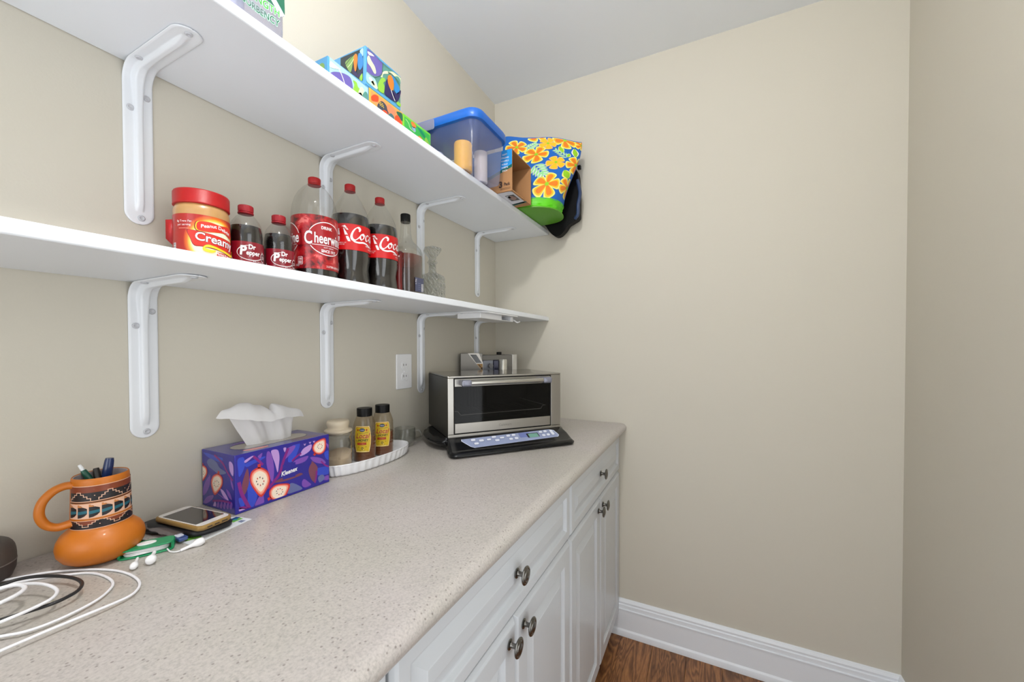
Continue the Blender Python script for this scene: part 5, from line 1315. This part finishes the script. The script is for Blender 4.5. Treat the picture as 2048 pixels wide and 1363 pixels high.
def pen(nm, label, base, top, r, m, tip=None, cat='pen'):
    b, q = Vector(base), Vector(top); dr = (q-b); l = dr.length; dr.normalize()
    o = bpy.data.objects.new(nm, None); C.objects.link(o); o.location = b; o['label'] = label; o['category'] = cat
    M4 = dr.to_track_quat('Z', 'Y').to_matrix().to_4x4()
    bm = NB(); lathe(bm, [(r*.3, 0), (r*.8, .004), (r, .01), (r, l-.012), (r*.92, l-.004), (r*.8, l), (.0002, l+.0004)], 24, M4=M4); obj('barrel', bm, m, o, angle=50)
    if tip:
        bm = NB(); lathe(bm, [(r*.55, l), (r*.6, l+.004), (r*.5, l+.010), (.0002, l+.0105)], 20, M4=M4); obj('tip', bm, tip, o, angle=50)
pen('marker_pen', 'navy blue marker standing in the orange mug', (.085, -1.460, .985), (.0865, -1.4495, 1.0665), .0062, M('navy_cap', (14, 40, 92), .25, coat=.5), cat='marker')
pen('ballpoint_pen', 'green pen with white tip leaning in the orange mug', (.100, -1.452, .985), (.0745, -1.4765, 1.052), .0042, M('pen_green', (20, 84, 66), .3), M('pen_white', (238, 240, 242), .3))
pen('pencil_stub', 'dark round-ended pen low in the orange mug', (.100, -1.462, .985), (.0745, -1.462, 1.0515), .0044, M('pen_dark', (44, 38, 34), .4))

# ------------------------------------------------------------------ phone, wallet, leaflet, earphones
t = thing('leaflet', 'green and white printed card under the black pouch', 'leaflet', (.155, -1.33, ZC+.0003), 0)
bm = NB(); prism(bm, [(-.022, .0465), (.0145, .052), (.0275, -.030), (.0262, -.0525), (-.0265, -.0555), (-.035, .03)], 0, .0010); obj('card', bm, ink('card_white', (232, 236, 240)), t, smooth=False)
a = Art(); gcol = ink('card_green', (120, 190, 70)); bcol = ink('card_blue', (24, 60, 120)); gy = ink('card_grey', (120, 134, 160))
a.poly([(-.03, -.05), (.005, -.05), (.012, -.03), (-.02, -.02)], gcol, 1); a.poly([(-.02, .044), (-.002, .046), (.0, .028), (-.02, .02)], gcol, 1); a.poly([(-.022, .044), (-.012, .047), (-.010, .034), (-.02, .03)], bcol, 2)
a.poly([(.002, .040), (.012, .043), (.014, .034), (.004, .032)], gy, 1); a.ell(-.010, .036, .004, .004, ink('card_teal', (30, 140, 150)), 3); a.rect(.004, .018, -.02, .015, ink('card_white2', (244, 246, 248)), 1)
a.build('card_print', on_plane((0, 0, .0010), (1, 0, 0), (0, 1, 0), (0, 0, 1)), t, lift=.0001)
bm = NB(); rings = []
ol = cr([(.0400, -1.397), (.0300, -1.370), (.0300, -1.335), (.0600, -1.3085), (.110, -1.302), (.152, -1.305), (.168, -1.318), (.168, -1.350), (.160, -1.369), (.135, -1.377), (.100, -1.385), (.075, -1.396)], 5, True)
for d_, z in ((-.006, .0018), (0, .0035), (.001, .008), (-.002, .0125), (-.010, .0155), (-.025, .0170)):
    rings.append([(x, y, ZC+z+.0006*math.sin(x*130)*math.cos(y*170)) for x, y in off(ol, d_)])
loft(bm, rings); tag(obj('black_pouch', bm, M('black_leather', (20, 21, 27), .45), angle=70), 'flat black pouch lying under the phone', 'pouch')
# the phone
pa = Vector((.0566, -1.3862)); pb = Vector((.1799, -1.3716)); ang = math.atan2(pb.y-pa.y, pb.x-pa.x)
t = thing('smartphone', 'smartphone in worn gold case lying face up on the black pouch', 'phone', (.1205, -1.3505, ZC+.0178), ang)
PL, PW = .124, .0585
bm = NB(); loft(bm, [[(x, y, z) for x, y in rrect(-PL/2+g, PL/2-g, -PW/2+g, PW/2-g, .010, 5)] for g, z in ((.002, 0), (.0003, .002), (0, .0045), (.0006, .0078), (.002, .0086), (.0034, .0084))]); obj('case', bm, M('gold_case', (156, 124, 70), .4, .3), t, angle=50)
bm = NB(); prism(bm, rrect(-PL/2+.0034, PL/2-.0034, -PW/2+.0034, PW/2-.0034, .008), .0084, .0090); obj('front_glass', bm, M('phone_white', (226, 222, 220), .12, coat=.8), t)
bm = NB(); prism(bm, rrect(-PL/2+.017, PL/2-.017, -PW/2+.0055, PW/2-.0055, .001), .0090, .0092); obj('screen', bm, M('phone_screen', (8, 8, 9), .06, coat=.8), t)
bm = NB(); lathe(bm, [(.0045, 0), (.0048, .0003), (.0001, .0003)], 24, c=(PL/2-.0095, 0, .0090)); obj('home_button', bm, M('home_ring', (206, 202, 200), .15), t)
bm = NB(); box(bm, PL/2-.0012, PL/2+.0002, -.016, -.008, .0030, .0052); box(bm, PL/2-.0012, PL/2+.0002, -.004, .004, .0030, .0052); box(bm, PL/2-.0012, PL/2+.0002, .008, .018, .0030, .0052); obj('port', bm, M('port_dark', (70, 56, 44), .5), t, smooth=False)
# clear plastic clip and key tag
bm = NB(); rows = []
for i in range(14):
    s_ = i/13; x = .050+.092*s_; y = -1.3920+.010*s_; z = ZC+.0145-.004*s_
    w_ = .0085+.0015*math.sin(i*1.7)
    rows.append([(x, y-w_, z-.002), (x, y, z+.0012), (x, y+w_, z), (x, y+w_, z-.0012), (x, y, z), (x, y-w_, z-.0032)])
loft(bm, rows); tag(obj('plastic_sleeve', bm, clear_mat('clip_clear', (205, 200, 205), .6, .1, .3, (190, 180, 180)), angle=60), 'crumpled clear plastic strip in front of the phone', 'plastic strip')
t = thing('key_tag', 'small blue tag with pale face in front of the pouch', 'tag', (.150, -1.3835, ZC+.0012))
bm = NB(); prism(bm, rrect(-.013, .012, -.007, .007, .003), .003, .0085); obj('tag_body', bm, M('tag_blue', (60, 82, 140), .2, coat=.6), t, bevel=.0012)
bm = NB(); prism(bm, rrect(-.011, .002, -.005, .005, .002), .0085, .0095); obj('tag_face', bm, ink('tag_white', (214, 220, 236)), t)
bm = NB(); tube(bm, [(-.022+.008*math.cos(q), .003+.0065*math.sin(q), .006+.003*math.sin(q)) for q in [2*PI*k/20 for k in range(20)]], .0009, 8, closed=True); obj('ring', bm, chrome_m, t)
bm = NB(); tube(bm, cr([(.118, -1.405, ZC+.0022), (.098, -1.413, ZC+.0025), (.078, -1.416, ZC+.003), (.060, -1.405, ZC+.004)], 6), .0022, 8); tag(obj('shoelace_end', bm, mblack_m), 'short black cord end between the mug and the pouch', 'string')
# earphones wound on a green holder
t = thing('earphones', 'white wired earphones wound on a green oval holder', 'earphones', (.143, -1.4255, ZC+.0004), D(61))
gm = M('holder_green', (12, 140, 88), .35, coat=.2); wm = M('earphone_white', (242, 242, 244), .3, coat=.3)
for z0_, z1_ in ((0, .0022), (.0118, .0140)):
    bm = NB(); prism(bm, cr([(-.033, 0), (-.030, .012), (-.012, .0155), (.012, .0155), (.031, .013), (.034, 0), (.031, -.013), (.012, -.0155), (-.012, -.0155), (-.030, -.012)], 5, True), z0_, z1_); obj('holder_plate', bm, gm, t, bevel=.0008)
for x in (-.0315, .0325):
    bm = NB(); prism(bm, rrect(x-.002, x+.002, -.009, .009, .0015), .001, .013); obj('holder_end', bm, gm, t, bevel=.0006)
bm = NB(); prism(bm, [(.012*math.cos(k*PI/12), .007*math.sin(k*PI/12)) for k in range(24)], .0140, .0158); obj('centre_boss', bm, wm, t, bevel=.0006)
for k in range(5):
    g = .0008*(k % 2); z = .0036+.0018*k
    bm = NB(); P = [(( .0265+g)*math.cos(q)*(1 if abs(math.cos(q)) > 0 else 1), (.0125+g+.0012*math.sin(q*2+k))*math.sin(q), z+.0006*math.sin(q*3+k)) for q in [2*PI*i/40 for i in range(40)]]
    tube(bm, P, .0011, 8, closed=True); obj('wound_cable', bm, wm, t)
def bud(p, q, r0):
    bm = NB(); p, q = Vector(p), Vector(q); dr = (q-p).normalized(); M4 = Matrix.Translation(p) @ dr.to_track_quat('Z', 'Y').to_matrix().to_4x4(); l = (q-p).length
    lathe(bm, [(.0003, 0), (r0*.35, .0003), (r0*.4, l*.35), (r0*.55, l*.5), (r0*.95, l*.66), (r0*1.05, l*.8), (r0*.85, l*.95), (r0*.5, l), (.0003, l*1.01)], 24, M4=M4)
    return obj('earbud', bm, wm, t, world=True, angle=70)
bud((.172, -1.4475, ZC+.0085), (.193, -1.4605, ZC+.0052), .0048)
bud((.176, -1.4285, ZC+.0100), (.199, -1.4430, ZC+.0070), .0066)
bud((.1900, -1.4010, ZC+.0022), (.1955, -1.3690, ZC+.0072), .0062)
bm = NB(); tube(bm, cr([(.168, -1.409, ZC+.004), (.178, -1.409, ZC+.0016), (.187, -1.405, ZC+.0016), (.1900, -1.4010, ZC+.0022)], 6), .0011, 8); obj('lead_cable', bm, wm, t, world=True)

# ------------------------------------------------------------------ loose cables at the near left
cw = M('cable_white', (238, 238, 242), .4)
def cable(nm, lab, P, r, m, grp='white charging cables curled at the near left of the worktop'):
    Q = [Vector(q) for q in cr(P, 12)]
    for _ in range(40): Q = [Q[0]]+[(a_+b_*2+c_)/4 for a_, b_, c_ in zip(Q, Q[1:], Q[2:])]+[Q[-1]]
    bm = NB(); tube(bm, Q, r, 12); tag(obj(nm, bm, m), lab, 'cable', grp)
e = ZC+.0018
cable('charging_cable', 'outermost white cable loop, with a second loop inside it, on the worktop', [(.020, -1.640, e+.0016), (.0450, -1.590, e+.0016), (.0642, -1.5575, e+.0016), (.0874, -1.5217, e+.0012), (.1189, -1.4966, e), (.1435, -1.4828, e), (.1728, -1.4716, e), (.2037, -1.4674, e), (.2317, -1.4689, e+.001), (.2532, -1.4742, e+.002), (.2685, -1.4845, e+.002), (.2765, -1.4973, e+.003), (.2793, -1.5271, e+.005), (.2789, -1.5677, e+.006), (.279, -1.5991, e+.006), (.275, -1.64, e+.005), (.255, -1.675, e+.003),
      (.20, -1.70, e), (.13, -1.69, e), (.07, -1.64, e), (.066, -1.585, e+.0005), (.098, -1.530, e), (.1266, -1.5055, e), (.1410, -1.4937, e), (.1645, -1.4868, e), (.1893, -1.4853, e), (.2115, -1.4876, e), (.2314, -1.4988, e+.0015), (.2484, -1.5178, e+.002), (.258, -1.5539, e+.003), (.2521, -1.5781, e+.003), (.2375, -1.5911, e+.003), (.20, -1.63, e)], .0016, cw)
b = ZC+.012
cable('black_cable', 'black cable loop lying inside the white cable loops', [(.12, -1.61, b-.006), (.1035, -1.565, b), (.1046, -1.5461, b), (.1235, -1.5303, b), (.1543, -1.5172, b), (.1777, -1.5129, b), (.1984, -1.5140, b), (.2150, -1.5233, b), (.2204, -1.5347, b), (.2240, -1.5499, b), (.2115, -1.5859, b), (.19, -1.63, b-.004), (.15, -1.64, b-.008)], .0021, M('cable_black', (30, 29, 31), .45), None)
b = ZC+.018
cable('data_cable', 'third white cable loop, crossing over the black cable', [(.12, -1.62, b-.01), (.1311, -1.5703, b), (.1374, -1.5578, b), (.1516, -1.5467, b), (.1745, -1.5395, b), (.1968, -1.5378, b), (.2102, -1.5402, b), (.2211, -1.5472, b), (.2253, -1.5547, b), (.2307, -1.5733, b), (.2314, -1.5897, b), (.22, -1.63, b-.006), (.18, -1.65, b-.012)], .0019, cw)
b = ZC+.024
cable('phone_cable', 'smallest white cable loop at the left edge of the picture', [(.130, -1.600, b-.006), (.145, -1.573, b), (.1523, -1.5605, b), (.1660, -1.5575, b), (.1770, -1.5600, b), (.1860, -1.5680, b), (.1920, -1.5820, b), (.190, -1.61, b-.004), (.17, -1.64, b-.012)], .0024, cw)
# dark rounded speaker at the picture's left edge
t = thing('small_speaker', 'dark grey rounded speaker cut off at the left edge', 'speaker', (.042, -1.5750, ZC+.0004))
bm = NB(); lathe(bm, [(.0003, 0), (.026, 0), (.033, .004), (.0365, .014), (.0372, .0250), (.0368, .0252)], 56, cap=False); obj('lower_shell', bm, M('speaker_grey', (66, 58, 56), .55), t)
bm = NB(); lathe(bm, [(.0368, .0266), (.0372, .0268), (.0371, .034), (.0366, .040), (.0356, .0455), (.0338, .0500), (.0310, .0540), (.0272, .0568), (.0220, .0585), (.015, .0596), (.0003, .060)], 80, cap=False); obj('upper_shell', bm, M('speaker_grey2', (78, 72, 68), .5), t)
bm = NB(); lathe(bm, [(.0366, .0250), (.0376, .0253), (.0376, .0265), (.0366, .0268)], 56, cap=False); obj('seam_ring', bm, M('seam_grey', (120, 112, 108), .4), t)

# ------------------------------------------------------------------ tray with sugar jar, honey bottles; glass cup
t = thing('oval_dish', 'long white fluted oval ceramic dish holding jar and honey bottles', 'dish', (.0765, -.9075, ZC+.0003))
def dring(ax_, ay_, z, fl):
    n = 168; out = []
    for k in range(n):
        q = 2*PI*k/n; f_ = 1+fl*math.cos(q*42); c_, s_ = math.cos(q), math.sin(q)
        e_ = 1/((abs(c_)**2.35+abs(s_)**2.35)**(1/2.35))
        out.append((ax_*c_*e_*(1+(f_-1)*1.6), ay_*s_*e_*f_, z))
    return out
bm = NB(); loft(bm, [dring(.056, .133, 0, 0), dring(.062, .140, .001, .010), dring(.065, .1440, .006, .020), dring(.0685, .1485, .022, .020), dring(.0695, .150, .0285, .006), dring(.0705, .1510, .0305, 0), dring(.0695, .150, .0315, 0), dring(.0670, .147, .0305, 0), dring(.0630, .143, .012, 0), dring(.0580, .137, .0052, 0), dring(.050, .128, .0045, 0)])
obj('dish_body', bm, ceramic_m, t, angle=80)
DZ = ZC+.0053
t = thing('sugar_jar', 'glass jar of raw sugar with beige stopper lid next to the tissue box', 'jar', (.064, -.9915, DZ))
bm = NB(); lathe(bm, [(.028, 0), (.0325, .001), (.0340, .004), (.0342, .060), (.0338, .072), (.0310, .080), (.0300, .084), (.0325, .087), (.0335, .090), (.0345, .096), (.0345, .099), (.032, .101)], 56, cap=False); bm.faces.new([v for v in bm.verts][:56]); obj('glass_body', bm, glass_m, t, angle=60)
bm = NB(); rr = []
for r_, z_, tl_ in ((.0003, .003, 0), (.030, .003, 0), (.0322, .006, 0), (.0326, .030, .0), (.0322, .038, 1), (.015, .043, .5), (.0003, .043, 0)): rr.append([(r_*math.cos(q), r_*math.sin(q), z_+tl_*.010*math.sin(q-.4)) for q in [2*PI*k/48 for k in range(48)]])
loft(bm, rr, cap=False); sg = M('raw_sugar', (206, 184, 156), .9); add_bump(sg, 900, .0006, .5); obj('sugar', bm, sg, t, angle=70)
cl_ = M('stopper_cream', (214, 200, 176), .45, coat=.1)
bm = NB(); lathe(bm, [(.029, .0955), (.0335, .0985), (.0352, .1015), (.0345, .1045), (.0300, .1065), (.0262, .1085), (.0255, .112), (.0275, .117), (.0285, .122), (.0275, .1275), (.0245, .1300), (.0003, .1285)], 56, f=lambda a_, z: 1+(.03*math.cos(3*a_+1) if z > .11 else 0)); obj('lid', bm, cl_, t, angle=60)
bm = NB(); tube(bm, [(.0305*math.cos(q), .0305*math.sin(q), .0945) for q in [2*PI*k/40 for k in range(40)]], .0022, 8, closed=True); obj('seal_ring', bm, M('seal', (150, 140, 124), .5), t)
def make_honey():
    t = thing('honey_bottle', 'squeeze bottle of honey with black cap in front, nearer the sugar jar', 'bottle', (.065, -.9020, DZ), D(-58), 'yellow-labelled honey bottles')
    el = lambda a_, z: (1 if z < .118 else 1)*(1/math.sqrt(math.cos(a_)**2/.80**2+math.sin(a_)**2))
    wv = lambda z: .0003*math.sin(z*620)
    prof = [(.026, 0), (.0295, .0015), (.0305, .006)]+[(.0302+.0012*math.sin((z-.006)/.10*PI)+wv(z), z) for z in [.008+.0025*k for k in range(36)]]+[(.0280, .104), (.0250, .112), (.0220, .118), (.0205, .1205)]
    am = M('honey', (112, 52, 14), .12, coat=.6)
    bm = NB(); lathe(bm, prof, 64, cap=False, f=el); bm.faces.new([v for v in bm.verts][:64]); obj('bottle_body', bm, clear_mat('squeeze_plastic', (242, 236, 224), .45, .12, .12, (214, 196, 168)), t, angle=60)
    zl = .066; P = [(r-.0012, z+(.0015 if z < .001 else 0)) for r, z in prof if z < zl]
    bm = NB(); lathe(bm, [(.0005, .0015)]+P+[(prof_at(prof, zl)-.0014, zl), (.0005, zl)], 64, cap=False, f=el); obj('honey', bm, am, t, angle=60)
    bm = NB(); lathe(bm, [(.0195, .1180), (.0210, .1185), (.0212, .1380), (.0206, .1398), (.0003, .1402)], 120, f=lambda a_, z: (1+(.012*math.cos(40*a_) if .119 < z < .137 else 0))); obj('cap', bm, mblack_m, t, angle=60)
    a = Art(du=.004); yl, ye = ink('honey_label', (218, 184, 34), .4), ink('honey_border', (250, 224, 140), .4); rd_, dg_ = ink('honey_red', (176, 52, 22), .4), ink('honey_green', (36, 60, 34), .4)
    sc2 = lambda P: [(x*1.18, y) for x, y in P]
    o_ = [(-.0165, .026), (.0165, .026), (.0195, .045), (.0205, .065), (.0185, .088), (.0165, .094), (-.0165, .094), (-.0185, .088), (-.0205, .065), (-.0195, .045)]; o_ = sc2(o_)
    a.poly(o_, ye, 1); a.poly(sc(o_, .94, 0, .06), rd_, 2); a.poly(sc(o_, .915, 0, .06), yl, 3)
    a.ell(0, .0845, .0082, .0048, I['black'], 5); a.ell(0, .0845, .0072, .0038, ink('honey_blue', (60, 76, 110), .4), 6); a.text('Nature', 0, .0832, .0026, I['white'], 7)
    a.ell(.0125, .0845, .0022, .0026, rd_, 5); a.ell(-.0125, .0845, .0022, .0026, rd_, 5)
    for k in range(5): a.ell(.0095+.0016*k, .078-.0012*(k % 2), .0007, .0007, dg_, 5, n=8)
    a.text('RAW UNFILTERED', 0, .0755, .0016, dg_, 5)
    a.text('Local', 0, .0630, .0130, ink('honey_border', (250, 224, 140), .4), 5, bold=.035, shear=.3, sx=.95); a.text('Local', 0, .0630, .0130, rd_, 6, bold=.02, shear=.3, sx=.95)
    a.text('HONEY', .003, .0545, .0060, dg_, 6, bold=.03, sx=.95); a.text('RAW', -.0145, .0545, .0028, dg_, 6)
    a.rect(-.0145, .0115, .0450, .0515, rd_, 5); a.text('SOUTHEAST', -.0015, .0466, .0034, ink('honey_orange', (236, 150, 90), .4), 6, sx=.9)
    a.ell(0, .0365, .0035, .0035, dg_, 5, n=6); a.ell(0, .0365, .0018, .0018, yl, 6, n=8); a.text('NET WT 16 OZ', 0, .0290, .0017, dg_, 5)
    for s_ in (-1, 1): a.ell(s_*.0105, .040, .0013, .0010, dg_, 5, n=8)
    def hF(u, v):
        r0 = prof_at(prof, v); th = u/.027
        for _ in range(3):
            k = el(th, v)
        k = el(th, v); p = Vector((r0*k*math.cos(th), r0*k*math.sin(th), v)); n = Vector((math.cos(th)/.64, math.sin(th), 0)).normalized(); return p, n
    a.build('label', hF, t, lift=.00012, zoff=.0004)
    for ch in t.children: ch.scale = (1, 1, 1.075)
    return t
h0 = make_honey()
dup(h0, (.064, -.8310, DZ), D(-48), 'squeeze bottle of honey with black cap behind, nearer the glass cup')
t = thing('glass_cup', 'clear glass cup with handle between the honey and the toaster oven', 'cup', (.046, -.7120, ZC+.0004), 0)
bm = NB(); lathe(bm, [(.0003, .003), (.018, .003), (.022, .0), (.026, .001), (.032, .010), (.0350, .024), (.0352, .040), (.0340, .054), (.0335, .060), (.0325, .0605), (.0322, .058), (.0330, .040), (.0325, .024), (.029, .013), (.022, .008), (.0003, .0075)], 56, cap=False); obj('cup_body', bm, glass_m, t, angle=70)
az = D(25)
bm = NB(); tube(bm, [(r*math.cos(az), r*math.sin(az), z) for r, z in cr([(.0330, .050), (.043, .053), (.052, .048), (.055, .036), (.050, .022), (.040, .014), (.0310, .016)], 5)], .0032, 12); obj('handle', bm, glass_m, t)
